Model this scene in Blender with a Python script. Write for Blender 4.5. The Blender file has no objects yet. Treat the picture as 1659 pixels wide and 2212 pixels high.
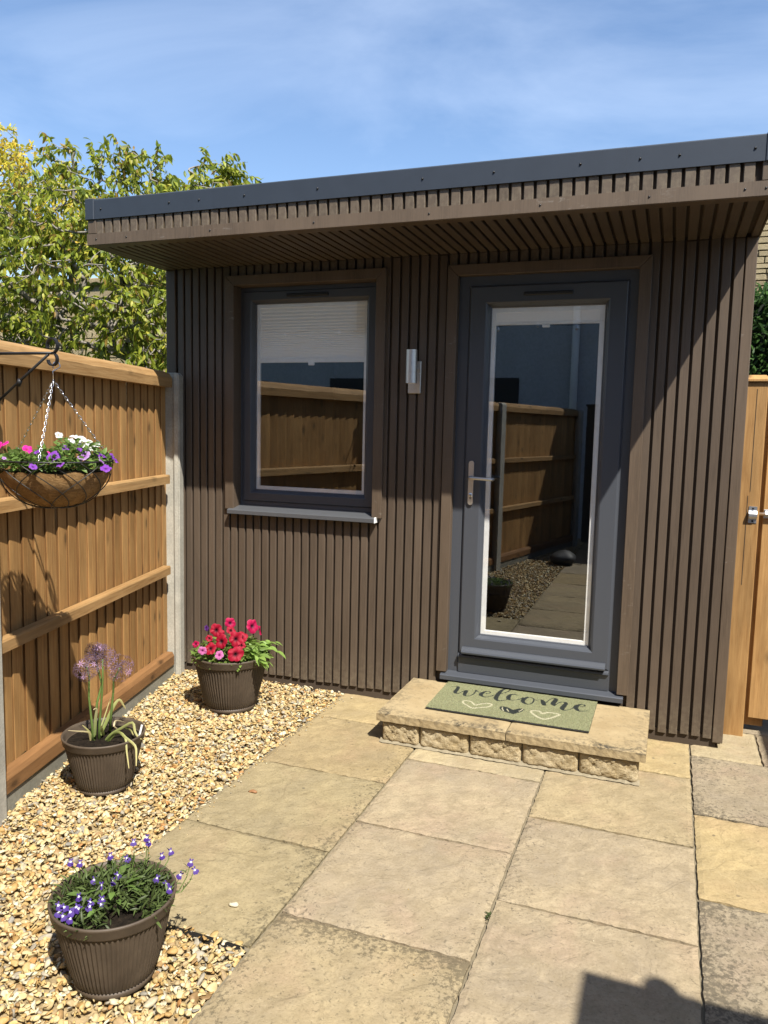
import bpy, bmesh, math, random
import numpy as np
from mathutils import Vector, Matrix

R = math.radians
rnd = random.Random(7)
nrng = np.random.default_rng(7)
scene = bpy.context.scene
col = scene.collection

# ------------------------------------------------------------------ camera
cam_d = bpy.data.cameras.new('camera')
cam = bpy.data.objects.new('camera', cam_d)
col.objects.link(cam)
PITCH, ROLL, YAW = .1078, .0224, .3524
CAM = Vector((.7389, -3.84, 1.4616))
fw = Vector((-math.sin(YAW) * math.cos(PITCH), math.cos(YAW) * math.cos(PITCH), -math.sin(PITCH)))
rt = Vector((math.cos(YAW), math.sin(YAW), 0))
up = rt.cross(fw)
r2 = rt * math.cos(ROLL) + up * math.sin(ROLL)
u2 = up * math.cos(ROLL) - rt * math.sin(ROLL)
cam.matrix_world = Matrix(((r2.x, u2.x, -fw.x, CAM.x), (r2.y, u2.y, -fw.y, CAM.y), (r2.z, u2.z, -fw.z, CAM.z), (0, 0, 0, 1)))
cam_d.sensor_fit = 'VERTICAL'
cam_d.sensor_height = 36.0
cam_d.sensor_width = 36.0
cam_d.lens = 36.0 * 1681.7 / 2212
cam_d.clip_start = .05
cam_d.clip_end = 2000
scene.camera = cam

# ------------------------------------------------------------------ sun and sky
SUN_TO = Vector((-1.0, 1.0, -1.95)).normalized()
sun_d = bpy.data.lights.new('sun', 'SUN')
sun_d.energy = 4.6
sun_d.angle = R(.55)
sun_d.color = (1.0, .95, .86)
sun = bpy.data.objects.new('sun', sun_d)
sun.rotation_euler = SUN_TO.to_track_quat('-Z', 'Y').to_euler()
sun.location = (4, -6, 9)
col.objects.link(sun)

world = bpy.data.worlds.new('World')
scene.world = world
world.use_nodes = True
nt = world.node_tree
nt.nodes.clear()
wo = nt.nodes.new('ShaderNodeOutputWorld')
bg = nt.nodes.new('ShaderNodeBackground')
sky = nt.nodes.new('ShaderNodeTexSky')
sky.sky_type = 'NISHITA'
sky.sun_disc = False
sky.sun_elevation = R(54)
sky.sun_rotation = R(135)
sky.air_density = 1.0
sky.dust_density = .7
sky.ozone_density = 3.4
bg.inputs['Strength'].default_value = .095
tc = nt.nodes.new('ShaderNodeTexCoord')
mp = nt.nodes.new('ShaderNodeMapping')
mp.inputs['Scale'].default_value = (1.0, 1.5, 4.2)
mp.inputs['Rotation'].default_value = (R(6), R(-9), R(20))
nz = nt.nodes.new('ShaderNodeTexNoise')
nz.inputs['Scale'].default_value = 1.6
nz.inputs['Detail'].default_value = 7
nz.inputs['Roughness'].default_value = .56
nz.inputs['Distortion'].default_value = .5
cr = nt.nodes.new('ShaderNodeValToRGB')
cr.color_ramp.elements[0].position = .42
cr.color_ramp.elements[0].color = (0, 0, 0, 1)
cr.color_ramp.elements[1].position = .92
cr.color_ramp.elements[1].color = (.30, .30, .30, 1)
mx = nt.nodes.new('ShaderNodeMix')
mx.data_type = 'RGBA'
mx.inputs['B'].default_value = (8.2, 9.0, 10.2, 1)
nt.links.new(tc.outputs['Generated'], mp.inputs['Vector'])
nt.links.new(mp.outputs['Vector'], nz.inputs['Vector'])
nt.links.new(nz.outputs['Fac'], cr.inputs['Fac'])
nt.links.new(cr.outputs['Color'], mx.inputs['Factor'])
nt.links.new(sky.outputs['Color'], mx.inputs['A'])
nt.links.new(mx.outputs['Result'], bg.inputs['Color'])
nt.links.new(bg.outputs[0], wo.inputs['Surface'])

vs = scene.view_settings
vs.view_transform = 'Standard'
vs.look = 'None'
vs.exposure = 1.15
vs.gamma = 1
vs.use_curve_mapping = False
scene.render.engine = 'CYCLES'
cy = scene.cycles
cy.use_denoising = True
try:
    cy.denoiser = 'OPENIMAGEDENOISE'
except Exception:
    pass
cy.max_bounces = 8
cy.diffuse_bounces = 4
cy.glossy_bounces = 4
cy.transparent_max_bounces = 12
cy.sample_clamp_indirect = 6


# ------------------------------------------------------------------ object helpers
def link(o, parent=None):
    col.objects.link(o)
    if parent is not None:
        o.parent = parent
    return o


def tag(o, label=None, cat=None, group=None, kind=None):
    if label: o['label'] = label
    if cat: o['category'] = cat
    if group: o['group'] = group
    if kind: o['kind'] = kind
    return o


def empty(name, loc=(0, 0, 0), rz=0.0, label=None, cat=None, group=None, kind=None):
    o = bpy.data.objects.new(name, None)
    o.empty_display_size = .05
    o.location = loc
    o.rotation_euler = (0, 0, rz)
    link(o)
    return tag(o, label, cat, group, kind)


def mesh_from(name, V, F, mat=None, smooth=False):
    me = bpy.data.meshes.new(name)
    me.from_pydata([tuple(v) for v in V], [], [tuple(f) for f in F])
    me.update()
    if mat: me.materials.append(mat)
    if smooth:
        for p in me.polygons: p.use_smooth = True
    return me


def obj(name, me, parent=None, loc=(0, 0, 0), rot=(0, 0, 0), scale=(1, 1, 1), color=None):
    o = bpy.data.objects.new(name, me)
    o.location = loc
    o.rotation_euler = rot
    o.scale = scale
    if color: o.color = color
    return link(o, parent)


def fast_mesh(name, V, F, mat, C=None, smooth=False):
    """V (n,3), F (m,k) arrays, C (n,3) point colours"""
    me = bpy.data.meshes.new(name)
    V = np.asarray(V, np.float32); F = np.asarray(F, np.int32)
    m, k = F.shape
    me.vertices.add(len(V)); me.vertices.foreach_set('co', V.ravel())
    me.loops.add(m * k); me.loops.foreach_set('vertex_index', F.ravel())
    me.polygons.add(m)
    me.polygons.foreach_set('loop_start', np.arange(0, m * k, k, dtype=np.int32))
    me.polygons.foreach_set('loop_total', np.full(m, k, np.int32))
    if smooth: me.polygons.foreach_set('use_smooth', np.ones(m, bool))
    me.update(calc_edges=True)
    me.validate()
    if C is not None:
        a = me.color_attributes.new('col', 'FLOAT_COLOR', 'POINT')
        c4 = np.ones((len(V), 4), np.float32); c4[:, :3] = C
        a.data.foreach_set('color', c4.ravel())
    me.materials.append(mat)
    return me


class MB:
    def __init__(s): s.V = []; s.F = []

    def add(s, V, F):
        b = len(s.V)
        s.V += [tuple(v) for v in V]
        s.F += [tuple(i + b for i in f) for f in F]
        return s

    def box(s, x0, x1, y0, y1, z0, z1):
        V = [(x0, y0, z0), (x1, y0, z0), (x1, y1, z0), (x0, y1, z0), (x0, y0, z1), (x1, y0, z1), (x1, y1, z1), (x0, y1, z1)]
        return s.add(V, [(0, 3, 2, 1), (4, 5, 6, 7), (0, 1, 5, 4), (1, 2, 6, 5), (2, 3, 7, 6), (3, 0, 4, 7)])

    def cbox(s, x0, x1, y0, y1, z0, z1, b=.003):
        bm = bmesh.new()
        bmesh.ops.create_cube(bm, size=1)
        for v in bm.verts:
            v.co = Vector(((x0 + x1) / 2 + v.co.x * (x1 - x0), (y0 + y1) / 2 + v.co.y * (y1 - y0), (z0 + z1) / 2 + v.co.z * (z1 - z0)))
        bmesh.ops.bevel(bm, geom=list(bm.edges), offset=b, segments=1, affect='EDGES')
        bm.verts.index_update()
        s.add([v.co[:] for v in bm.verts], [[v.index for v in f.verts] for f in bm.faces])
        bm.free()
        return s

    def extrude(s, prof, a0, a1, axis):
        """prof: list of 2-D points; axis 'z': (x,y); 'x': (y,z); 'y': (x,z)"""
        n = len(prof)
        def mk(p, a): return {'z': (p[0], p[1], a), 'x': (a, p[0], p[1]), 'y': (p[0], a, p[1])}[axis]
        V = [mk(p, a0) for p in prof] + [mk(p, a1) for p in prof]
        F = [(i, (i + 1) % n, n + (i + 1) % n, n + i) for i in range(n)] + [tuple(range(n))[::-1], tuple(range(n, 2 * n))]
        return s.add(V, F)

    def tube(s, pts, r, seg=8, caps=True):
        pts = [Vector(p) for p in pts]
        n = len(pts)
        rs = r if isinstance(r, (list, tuple)) else [r] * n
        V = []; F = []
        d0 = (pts[1] - pts[0]).normalized()
        nrm = d0.orthogonal().normalized()
        for i, p in enumerate(pts):
            d = (pts[min(i + 1, n - 1)] - pts[max(i - 1, 0)])
            d = d.normalized() if d.length > 1e-9 else d0
            nrm = (nrm - d * nrm.dot(d))
            nrm = nrm.normalized() if nrm.length > 1e-6 else d.orthogonal().normalized()
            bn = d.cross(nrm)
            for k in range(seg):
                a = 2 * math.pi * k / seg
                V.append(p + (nrm * math.cos(a) + bn * math.sin(a)) * rs[i])
        for i in range(n - 1):
            for k in range(seg):
                k2 = (k + 1) % seg
                F.append((i * seg + k, i * seg + k2, (i + 1) * seg + k2, (i + 1) * seg + k))
        if caps:
            F.append(tuple(range(seg))[::-1]); F.append(tuple(range((n - 1) * seg, n * seg)))
        return s.add(V, F)

    def lathe(s, prof, seg=48, c=(0, 0), rib=None, closed=False):
        """prof (r,z[,w]); rib(theta,w)->dr"""
        V = []; F = []
        for p in prof:
            for k in range(seg):
                a = 2 * math.pi * k / seg
                rr = p[0] + (rib(k) * p[2] if rib and len(p) > 2 else 0)
                V.append((c[0] + rr * math.cos(a), c[1] + rr * math.sin(a), p[1]))
        n = len(prof)
        for i in range(n - 1):
            for k in range(seg):
                k2 = (k + 1) % seg
                F.append((i * seg + k, i * seg + k2, (i + 1) * seg + k2, (i + 1) * seg + k))
        return s.add(V, F)

    def loft_rect(s, rect, prof, holes=True):
        """rect (x0,x1,z0,z1); prof list of (inset, y): mitred frame"""
        x0, x1, z0, z1 = rect
        V = []; F = []
        for t, y in prof:
            V += [(x0 + t, y, z0 + t), (x1 - t, y, z0 + t), (x1 - t, y, z1 - t), (x0 + t, y, z1 - t)]
        for i in range(len(prof) - 1):
            for k in range(4):
                k2 = (k + 1) % 4
                F.append((i * 4 + k, i * 4 + k2, (i + 1) * 4 + k2, (i + 1) * 4 + k))
        return s.add(V, F)

    def mesh(s, name, mat, smooth=False): return mesh_from(name, s.V, s.F, mat, smooth)

    def build(s, name, mat, parent=None, smooth=False, **kw):
        return obj(name, s.mesh(name, mat, smooth), parent, **kw)


# ------------------------------------------------------------------ material helpers
class N:
    def __init__(s, name):
        s.m = bpy.data.materials.new(name); s.m.use_nodes = True
        s.t = s.m.node_tree; s.t.nodes.clear()
        s.out = s.t.nodes.new('ShaderNodeOutputMaterial')
        s.p = s.t.nodes.new('ShaderNodeBsdfPrincipled')
        s.t.links.new(s.p.outputs[0], s.out.inputs[0])

    def n(s, typ, **kw):
        x = s.t.nodes.new('ShaderNode' + typ)
        for k, v in kw.items():
            if k in x.inputs: x.inputs[k].default_value = v
            else: setattr(x, k, v)
        return x

    def l(s, a, b): s.t.links.new(a, b)

    def coords(s, scale=(1, 1, 1), rand=True, kind='Object'):
        tc = s.n('TexCoord'); mp = s.n('Mapping'); mp.inputs['Scale'].default_value = scale
        src = tc.outputs[kind]
        if rand:
            oi = s.n('ObjectInfo')
            cx = s.n('CombineXYZ')
            ml = s.n('Math', operation='MULTIPLY'); ml.inputs[1].default_value = 37.0
            s.l(oi.outputs['Random'], ml.inputs[0])
            ml2 = s.n('Math', operation='MULTIPLY'); ml2.inputs[1].default_value = 91.0
            s.l(oi.outputs['Random'], ml2.inputs[0])
            s.l(ml.outputs[0], cx.inputs[0]); s.l(ml.outputs[0], cx.inputs[1]); s.l(ml2.outputs[0], cx.inputs[2])
            ad = s.n('VectorMath', operation='ADD')
            s.l(src, ad.inputs[0]); s.l(cx.outputs[0], ad.inputs[1])
            src = ad.outputs[0]
        s.l(src, mp.inputs['Vector'])
        return mp.outputs['Vector']

    def noise(s, vec, scale, detail=4, rough=.55, dist=0.):
        x = s.n('TexNoise'); x.inputs['Scale'].default_value = scale; x.inputs['Detail'].default_value = detail
        x.inputs['Roughness'].default_value = rough; x.inputs['Distortion'].default_value = dist
        if vec is not None: s.l(vec, x.inputs['Vector'])
        return x.outputs['Fac']

    def ramp(s, fac, stops):
        x = s.n('ValToRGB'); e = x.color_ramp.elements
        while len(e) < len(stops): e.new(.5)
        for el, (p, c) in zip(e, stops):
            el.position = p
            el.color = (c, c, c, 1) if isinstance(c, (int, float)) else (*c, 1)
        s.l(fac, x.inputs[0])
        return x.outputs[0]

    def mix(s, fac, a, b, mode='MIX'):
        x = s.n('Mix'); x.data_type = 'RGBA'; x.blend_type = mode
        for v, k in ((fac, 'Factor'), (a, 'A'), (b, 'B')):
            if isinstance(v, (int, float)): x.inputs[k].default_value = v if k == 'Factor' else (v, v, v, 1)
            elif isinstance(v, tuple): x.inputs[k].default_value = (*v, 1) if len(v) == 3 else v
            else: s.l(v, x.inputs[k])
        return x.outputs['Result']

    def math(s, op, a, b):
        x = s.n('Math', operation=op)
        for v, i in ((a, 0), (b, 1)):
            if isinstance(v, (int, float)): x.inputs[i].default_value = v
            else: s.l(v, x.inputs[i])
        return x.outputs[0]

    def bump(s, h, strength=.3, dist=.01, prev=None):
        x = s.n('Bump'); x.inputs['Strength'].default_value = strength; x.inputs['Distance'].default_value = dist
        s.l(h, x.inputs['Height'])
        if prev is not None: s.l(prev, x.inputs['Normal'])
        s.l(x.outputs[0], s.p.inputs['Normal'])
        return x.outputs[0]

    def base(s, c, k=.58):
        if isinstance(c, tuple): s.p.inputs['Base Color'].default_value = (*[x * k for x in c], 1)
        else: s.l(s.mix(1.0, c, (k, k, k), 'MULTIPLY'), s.p.inputs['Base Color'])
        return s

    def set(s, rough=None, metal=None, spec=None):
        if rough is not None:
            if isinstance(rough, (int, float)): s.p.inputs['Roughness'].default_value = rough
            else: s.l(rough, s.p.inputs['Roughness'])
        if metal is not None: s.p.inputs['Metallic'].default_value = metal
        if spec is not None: s.p.inputs['Specular IOR Level'].default_value = spec
        return s


def plain(name, c, rough=.5, metal=0, spec=.5, var=.06, nscale=30, k=None):
    m = N(name); v = m.coords()
    f = m.noise(v, nscale, 4)
    m.base(m.mix(f, tuple(x * (1 - var * 2) for x in c), tuple(min(1, x * (1 + var * 2)) for x in c)), k if k else (1.0 if metal > .5 else .58))
    m.set(rough, metal, spec)
    return m.m


def slat_mat(name, c, scuff=0.0):
    m = N(name); v = m.coords((1, 1, .035))
    f = m.noise(v, 260, 3, .6)
    v2 = m.coords((1, 1, .2)); f2 = m.noise(v2, 9, 4)
    oi = m.n('ObjectInfo')
    a = m.mix(m.ramp(f, [(.3, 0.), (.7, 1.)]), tuple(x * .78 for x in c), tuple(x * 1.2 for x in c))
    a = m.mix(m.ramp(f2, [(.35, 0.), (.75, 1.)]), a, tuple(min(1, x * 1.3 + .004) for x in c), 'MIX')
    a = m.mix(.5, a, m.ramp(oi.outputs['Random'], [(0, .82), (1, 1.12)]), 'MULTIPLY')
    if scuff:
        vs_ = m.coords((.35, 1, 1), False); sn_ = m.noise(vs_, 34, 6, .75, .6); bl_ = m.noise(vs_, 3.0, 2)
        a = m.mix(m.math('MULTIPLY', m.ramp(sn_, [(.60, 0.), (.68, scuff)]), m.ramp(bl_, [(.52, 0.), (.60, 1.)])), a, (.42, .38, .33))
    # speckled tan at the foot of the boards, fading out upwards
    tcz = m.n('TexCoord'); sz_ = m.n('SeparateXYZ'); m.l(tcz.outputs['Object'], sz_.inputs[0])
    low = m.ramp(sz_.outputs[2], [(0.0, .45), (.22, 0.)]); mottle = m.noise(m.coords(), 45, 5, .7)
    a = m.mix(m.math('MULTIPLY', low, m.ramp(mottle, [(.42, .15), (.66, 1.)])), a, (.34, .28, .19))
    m.base(a).set(.52, 0, .4)
    m.bump(f, .12, .002)
    return m.m


def wood_mat(name, light, dark, axis='z', rough=.72, knots=True):
    m = N(name)
    sc = {'z': (1, 1, .06), 'x': (.06, 1, 1)}[axis]
    v = m.coords(sc)
    g = m.noise(v, 95, 5, .62, .35)
    g2 = m.noise(v, 22, 3, .5, .8)
    v3 = m.coords({'z': (1, 1, .35), 'x': (.35, 1, 1)}[axis])
    blot = m.noise(v3, 7, 4, .6)
    oi = m.n('ObjectInfo')
    c = m.mix(m.ramp(g, [(.32, 0.), (.68, 1.)]), dark, light)
    c = m.mix(m.ramp(g2, [(.42, 0.), (.62, .55)]), c, tuple(x * .62 for x in light))
    c = m.mix(m.ramp(blot, [(.42, 0.), (.72, .5)]), c, tuple(min(1, x * 1.25) for x in light))
    if knots:
        vo = m.n('TexVoronoi'); vo.inputs['Scale'].default_value = 9.0
        vk = m.coords({'z': (1, 1, .5), 'x': (.5, 1, 1)}[axis])
        m.l(vk, vo.inputs['Vector'])
        kn = m.ramp(vo.outputs['Distance'], [(.07, 1.), (.11, .55), (.22, 0.)])
        c = m.mix(kn, c, tuple(x * .36 for x in light))
    c = m.mix(.8, c, m.ramp(oi.outputs['Random'], [(0, (.70, .66, .60)), (.5, .95), (1, (1.14, 1.15, 1.16))]), 'MULTIPLY')
    m.base(c).set(rough, 0, .25)
    m.bump(g, .35, .004)
    return m.m


M = {}
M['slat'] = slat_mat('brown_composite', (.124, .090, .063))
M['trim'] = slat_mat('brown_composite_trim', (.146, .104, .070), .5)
M['groove'] = plain('dark_groove', (.105, .078, .056), .8, 0, .2)
M['roof_dark'] = plain('roof_felt', (.04, .04, .042), .8, 0, .2)
M['black_trim'] = plain('dark_roof_trim', (.050, .064, .088), .5, 0, .35, .06, 12)
M['anthracite'] = plain('anthracite_upvc', (.094, .103, .122), .36, 0, .45, .04, 200)
M['vent'] = plain('vent_black', (.015, .016, .018), .5)
M['whiteupvc'] = plain('white_blind_frame', (.80, .80, .78), .4, k=1.0)
M['screw'] = plain('screw_dark', (.02, .02, .022), .4, .3)
M['sill'] = plain('grey_sill', (.12, .125, .135), .34, 0, .5, .03)
M['steel'] = plain('brushed_steel', (.60, .57, .53), .46, 1.0, .5, .04, 90)
M['galv'] = plain('galvanised', (.72, .73, .74), .38, 1.0, .5, .08, 60)
M['chain'] = plain('chain_zinc', (.75, .75, .76), .25, 1.0)
M['iron'] = plain('black_iron', (.022, .021, .021), .5, .2)
M['wire'] = plain('basket_wire', (.035, .034, .030), .45, .2)
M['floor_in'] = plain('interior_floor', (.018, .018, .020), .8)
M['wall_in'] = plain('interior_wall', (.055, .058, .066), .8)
M['wood'] = wood_mat('fence_board_wood', (.72, .415, .155), (.43, .215, .068))
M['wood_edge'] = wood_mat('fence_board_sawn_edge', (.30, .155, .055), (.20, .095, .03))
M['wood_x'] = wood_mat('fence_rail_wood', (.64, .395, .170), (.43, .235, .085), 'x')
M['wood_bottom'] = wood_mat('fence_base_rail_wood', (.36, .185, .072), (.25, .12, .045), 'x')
M['wood_gate'] = wood_mat('gate_wood', (.64, .375, .145), (.42, .215, .070))
M['rubber'] = plain('membrane', (.02, .02, .02), .7)
M['soil'] = None


def concrete(name, c, scale=1.0, var=.16):
    m = N(name); v = m.coords()
    a = m.noise(v, 7 * scale, 6, .6); b = m.noise(v, 90 * scale, 3)
    cc = m.mix(m.ramp(a, [(.35, 0.), (.7, 1.)]), tuple(x * (1 - var) for x in c), tuple(min(1, x * (1 + var)) for x in c))
    cc = m.mix(m.ramp(b, [(.35, .35), (.6, 0.)]), cc, tuple(x * .6 for x in c))
    m.base(cc).set(.85, 0, .2)
    m.bump(b, .25, .004)
    return m.m


M['concrete'] = concrete('concrete_post', (.62, .59, .50))
M['gravelboard'] = concrete('concrete_gravel_board', (.36, .345, .28))
M['render'] = concrete('house_render', (.86, .87, .90), .3, .05)
M['mortar'] = concrete('mortar', (.40, .34, .23))
M['bedding'] = concrete('joint_bedding', (.30, .25, .165), 2)


def soil():
    m = N('soil'); v = m.coords()
    a = m.noise(v, 60, 6, .7)
    m.base(m.ramp(a, [(.3, (.008, .006, .005)), (.6, (.03, .022, .015)), (.8, (.09, .065, .04))])).set(.95, 0, .1)
    m.bump(a, .9, .01)
    return m.m


M['soil'] = soil()


def slab_mat():
    m = N('riven_paving')
    oi = m.n('ObjectInfo')
    v = m.coords()
    big = m.noise(v, 3.2, 5, .6, .6)
    mid = m.noise(v, 16, 5, .65, .4)
    fine = m.noise(v, 120, 4, .7)
    lay = m.noise(v, 5.5, 2, .4, 1.6)
    base = oi.outputs['Color']
    c = m.mix(m.ramp(big, [(.35, 0.), (.62, 1.)]), m.mix(1.0, base, (.90, .89, .90), 'MULTIPLY'), m.mix(1.0, base, (1.16, 1.13, 1.06), 'MULTIPLY'))
    pk = m.noise(v, 4.4, 3, .5, .3)
    c = m.mix(m.ramp(pk, [(.50, 0.), (.66, .55)]), c, m.mix(1.0, base, (1.10, .98, .98), 'MULTIPLY'))
    c = m.mix(m.ramp(mid, [(.36, .55), (.56, 0.)]), c, m.mix(1.0, base, (.78, .75, .68), 'MULTIPLY'))
    c = m.mix(m.ramp(mid, [(.56, 0.), (.74, .5)]), c, m.mix(1.0, base, (1.25, 1.22, 1.15), 'MULTIPLY'))
    c = m.mix(m.ramp(lay, [(.485, 0.), (.50, .30), (.53, 0.)]), c, m.mix(1.0, base, (.82, .80, .74), 'MULTIPLY'))
    c = m.mix(m.ramp(fine, [(.30, .55), (.50, 0.)]), c, m.mix(1.0, base, (.62, .58, .52), 'MULTIPLY'))
    c = m.mix(m.ramp(fine, [(.62, 0.), (.78, .4)]), c, (.80, .72, .54))
    # lichen and algae: dark blotches; the vertex colour says where they have grown
    at = m.n('VertexColor'); at.layer_name = 'col'
    spot = m.noise(v, 62, 6, .78, .3)
    dens = m.math('MULTIPLY', at.outputs['Color'], 1.0)
    thr = m.math('ADD', spot, m.math('MULTIPLY', dens, .19))
    st = m.ramp(thr, [(.615, 0.), (.70, .78)])
    c = m.mix(st, c, m.mix(1.0, base, (.34, .34, .34), 'MULTIPLY'))
    few = m.noise(v, 11, 2, .5)
    vo = m.n('TexVoronoi'); vo.inputs['Scale'].default_value = 9; m.l(v, vo.inputs['Vector'])
    dots = m.ramp(vo.outputs['Distance'], [(.045, .6), (.075, 0.)])
    c = m.mix(m.math('MULTIPLY', dots, m.ramp(few, [(.5, 0.), (.56, 1.)])), c, (.10, .09, .075))
    m.base(c).set(.86, 0, .2)
    terr = m.ramp(lay, [(.42, 0.), (.46, .5), (.50, .55), (.53, 1.)])
    h = m.mix(.35, m.mix(.5, mid, fine), terr)
    m.bump(h, .6, .008)
    return m.m


M['slab'] = slab_mat()


def coping_mat():
    m = N('sandstone_coping'); v = m.coords()
    a = m.noise(v, 6, 5, .6); b = m.noise(v, 45, 5, .7); f = m.noise(v, 150, 3)
    c = m.mix(m.ramp(a, [(.3, 0.), (.7, 1.)]), (.46, .345, .185), (.60, .47, .27))
    c = m.mix(m.ramp(b, [(.28, .6), (.46, 0.)]), c, (.24, .19, .12))
    at = m.n('VertexColor'); at.layer_name = 'col'
    st = m.math('MULTIPLY', m.ramp(b, [(.42, 1.), (.60, 0.)]), at.outputs['Color'])
    c = m.mix(st, c, (.10, .085, .06))
    m.base(c).set(.88, 0, .2); m.bump(m.mix(.5, b, f), .5, .006)
    return m.m


M['coping'] = coping_mat()


def block_mat():
    m = N('split_face_stone'); v = m.coords()
    a = m.noise(v, 9, 4, .6); b = m.noise(v, 60, 6, .72)
    c = m.mix(m.ramp(a, [(.3, 0.), (.7, 1.)]), (.58, .45, .25), (.72, .60, .39))
    c = m.mix(m.ramp(b, [(.3, .7), (.5, 0.)]), c, (.40, .27, .11))
    c = m.mix(m.ramp(b, [(.6, 0.), (.78, .6)]), c, (.72, .60, .36))
    m.base(c).set(.9, 0, .2); m.bump(b, .8, .012)
    return m.m


M['block'] = block_mat()


def col_mat(name, rough=.8, spec=.25, nscale=60, amt=.25, transl=0.0, k=.58):
    """surface coloured by its own pieces (point colour 'col')"""
    m = N(name); at = m.n('VertexColor'); at.layer_name = 'col'
    v = m.coords(); f = m.noise(v, nscale, 4, .65)
    c = m.mix(amt, at.outputs['Color'], m.ramp(f, [(.25, .45), (.75, 1.35)]), 'MULTIPLY')
    c = m.mix(1.0, c, (k, k, k), 'MULTIPLY')
    m.base(c, 1.0).set(rough, 0, spec)
    if transl:
        tr = m.n('BsdfTranslucent'); m.l(c, tr.inputs['Color'])
        ms = m.n('MixShader'); ms.inputs[0].default_value = transl
        m.l(m.p.outputs[0], ms.inputs[1]); m.l(tr.outputs[0], ms.inputs[2]); m.l(ms.outputs[0], m.out.inputs[0])
    return m.m


M['gravel'] = col_mat('flint_gravel', .62, .35, 90, .45)
M['leaf'] = col_mat('leaf', .45, .35, 40, .2, .52, 1.12)
M['petal'] = col_mat('petal', .6, .25, 80, .12, .30, .80)
M['bark'] = concrete('bark_grey', (.40, .36, .31), 3, .35)
M['pile'] = col_mat('coir_pile', .95, .1, 300, .55)
M['stem'] = plain('green_stem', (.16, .24, .06), .5, 0, .3, .2)
M['coco'] = None


def coco_mat():
    m = N('coco_fibre'); v = m.coords((1, 1, 2.2))
    a = m.noise(v, 42, 6, .75, 2.6); b = m.noise(v, 12, 3)
    c = m.mix(m.ramp(a, [(.32, 0.), (.62, 1.)]), (.30, .15, .05), (.80, .50, .22))
    c = m.mix(m.ramp(b, [(.4, 0.), (.7, .4)]), c, (.66, .38, .15))
    m.base(c, .72).set(.95, 0, .1); m.bump(a, 1.0, .02)
    return m.m


M['coco'] = coco_mat()


def pot_mat():
    m = N('brown_plastic_pot'); v = m.coords()
    a = m.noise(v, 14, 5, .65); b = m.noise(v, 70, 4)
    c = m.mix(m.ramp(a, [(.35, 0.), (.75, 1.)]), (.098, .072, .050), (.150, .112, .078))
    c = m.mix(m.ramp(b, [(.62, 0.), (.8, .3)]), c, (.22, .18, .13))
    m.base(c).set(.58, 0, .35)
    return m.m


M['pot'] = pot_mat()


def glass_mat():
    m = N('window_glass')
    tr = m.n('BsdfTransparent'); tr.inputs['Color'].default_value = (.98, .98, .98, 1)
    gl = m.n('BsdfGlossy'); gl.inputs['Roughness'].default_value = .0
    gl.inputs['Color'].default_value = (.92, .96, 1.0, 1)
    fr = m.n('Fresnel'); ge = m.n('NewGeometry')
    m.l(m.math('ADD', m.math('MULTIPLY', ge.outputs['Backfacing'], 1 / 1.5 - 1.5), 1.5), fr.inputs['IOR'])   # a thin pane: same from both sides
    f = m.math('MULTIPLY', fr.outputs[0], 1.7)
    f2 = m.math('ADD', f, .115)
    ms = m.n('MixShader'); m.l(f2, ms.inputs[0]); m.l(tr.outputs[0], ms.inputs[1]); m.l(gl.outputs[0], ms.inputs[2])
    m.l(ms.outputs[0], m.out.inputs[0])
    return m.m


M['glass'] = glass_mat()


def blind_mat():
    m = N('blind_fabric'); v = m.coords(); f = m.noise(v, 200, 2)
    m.base(m.mix(f, (.88, .86, .81), (.92, .90, .86)), 1.0).set(.8, 0, .2)
    return m.m


M['blind'] = blind_mat()


def far_stone(name, a, b):
    m = N(name); v = m.coords(); oi = m.n('ObjectInfo')
    n1 = m.noise(v, 14, 5, .65)
    c = m.mix(m.ramp(n1, [(.3, 0.), (.7, 1.)]), a, b)
    c = m.mix(.8, c, m.ramp(oi.outputs['Random'], [(0, (.72, .70, .66)), (1, (1.15, 1.14, 1.1))]), 'MULTIPLY')
    m.base(c).set(.9, 0, .15); m.bump(n1, .6, .02)
    return m.m


M['stone'] = far_stone('coursed_limestone', (.46, .36, .21), (.62, .52, .34))
M['grass'] = plain('rough_grass', (.06, .10, .03), .9, 0, .1, .3, 3)

# ------------------------------------------------------------------ numbers of the place
XL, XR = -2.0307, 1.0355          # garden room front
ZS, ZT, ZB = 2.3264, 2.540, .047  # soffit, roof edge top, cladding bottom
OD = .634                         # overhang
DL, DR, DT, DB = -.361, .608, 2.2687, .202
WL, WR, WT, WB = -1.6346, -.6789, 2.2734, .985
XA, XB, XC, XG = -.294, .2995, .8947, -.8861
KF, XF = -.245, -1.9434           # fence line x = XF + KF*y
FLEN = math.sqrt(1 + KF * KF)

# ------------------------------------------------------------------ ground
g = MB(); g.add([(-400, -400, -.09), (400, -400, -.09), (400, 400, -.09), (-400, 400, -.09)], [(0, 1, 2, 3)])
tag(g.build('ground', M['grass']), kind='structure')

patio = MB().add([(-.90, .34, -.011), (-.90, -2.045, -.011), (-.30, -2.05, -.011), (-.30, -7.6, -.011), (3.4, -7.6, -.011), (3.4, 2.7, -.011), (1.0, 2.7, -.011), (1.0, .34, -.011)], [(0, 1, 2, 3, 4, 5, 6, 7)]) \
    .build('patio', M['bedding'])
tag(patio, kind='structure')


def fbm(x, y, s):
    return (math.sin(x * 9.1 + s) * math.cos(y * 7.7 - s * 1.3) + .5 * math.sin(x * 23 + y * 17 + s * 2.1) + .25 * math.sin(x * 51 - y * 43 + s)) / 1.75


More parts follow.
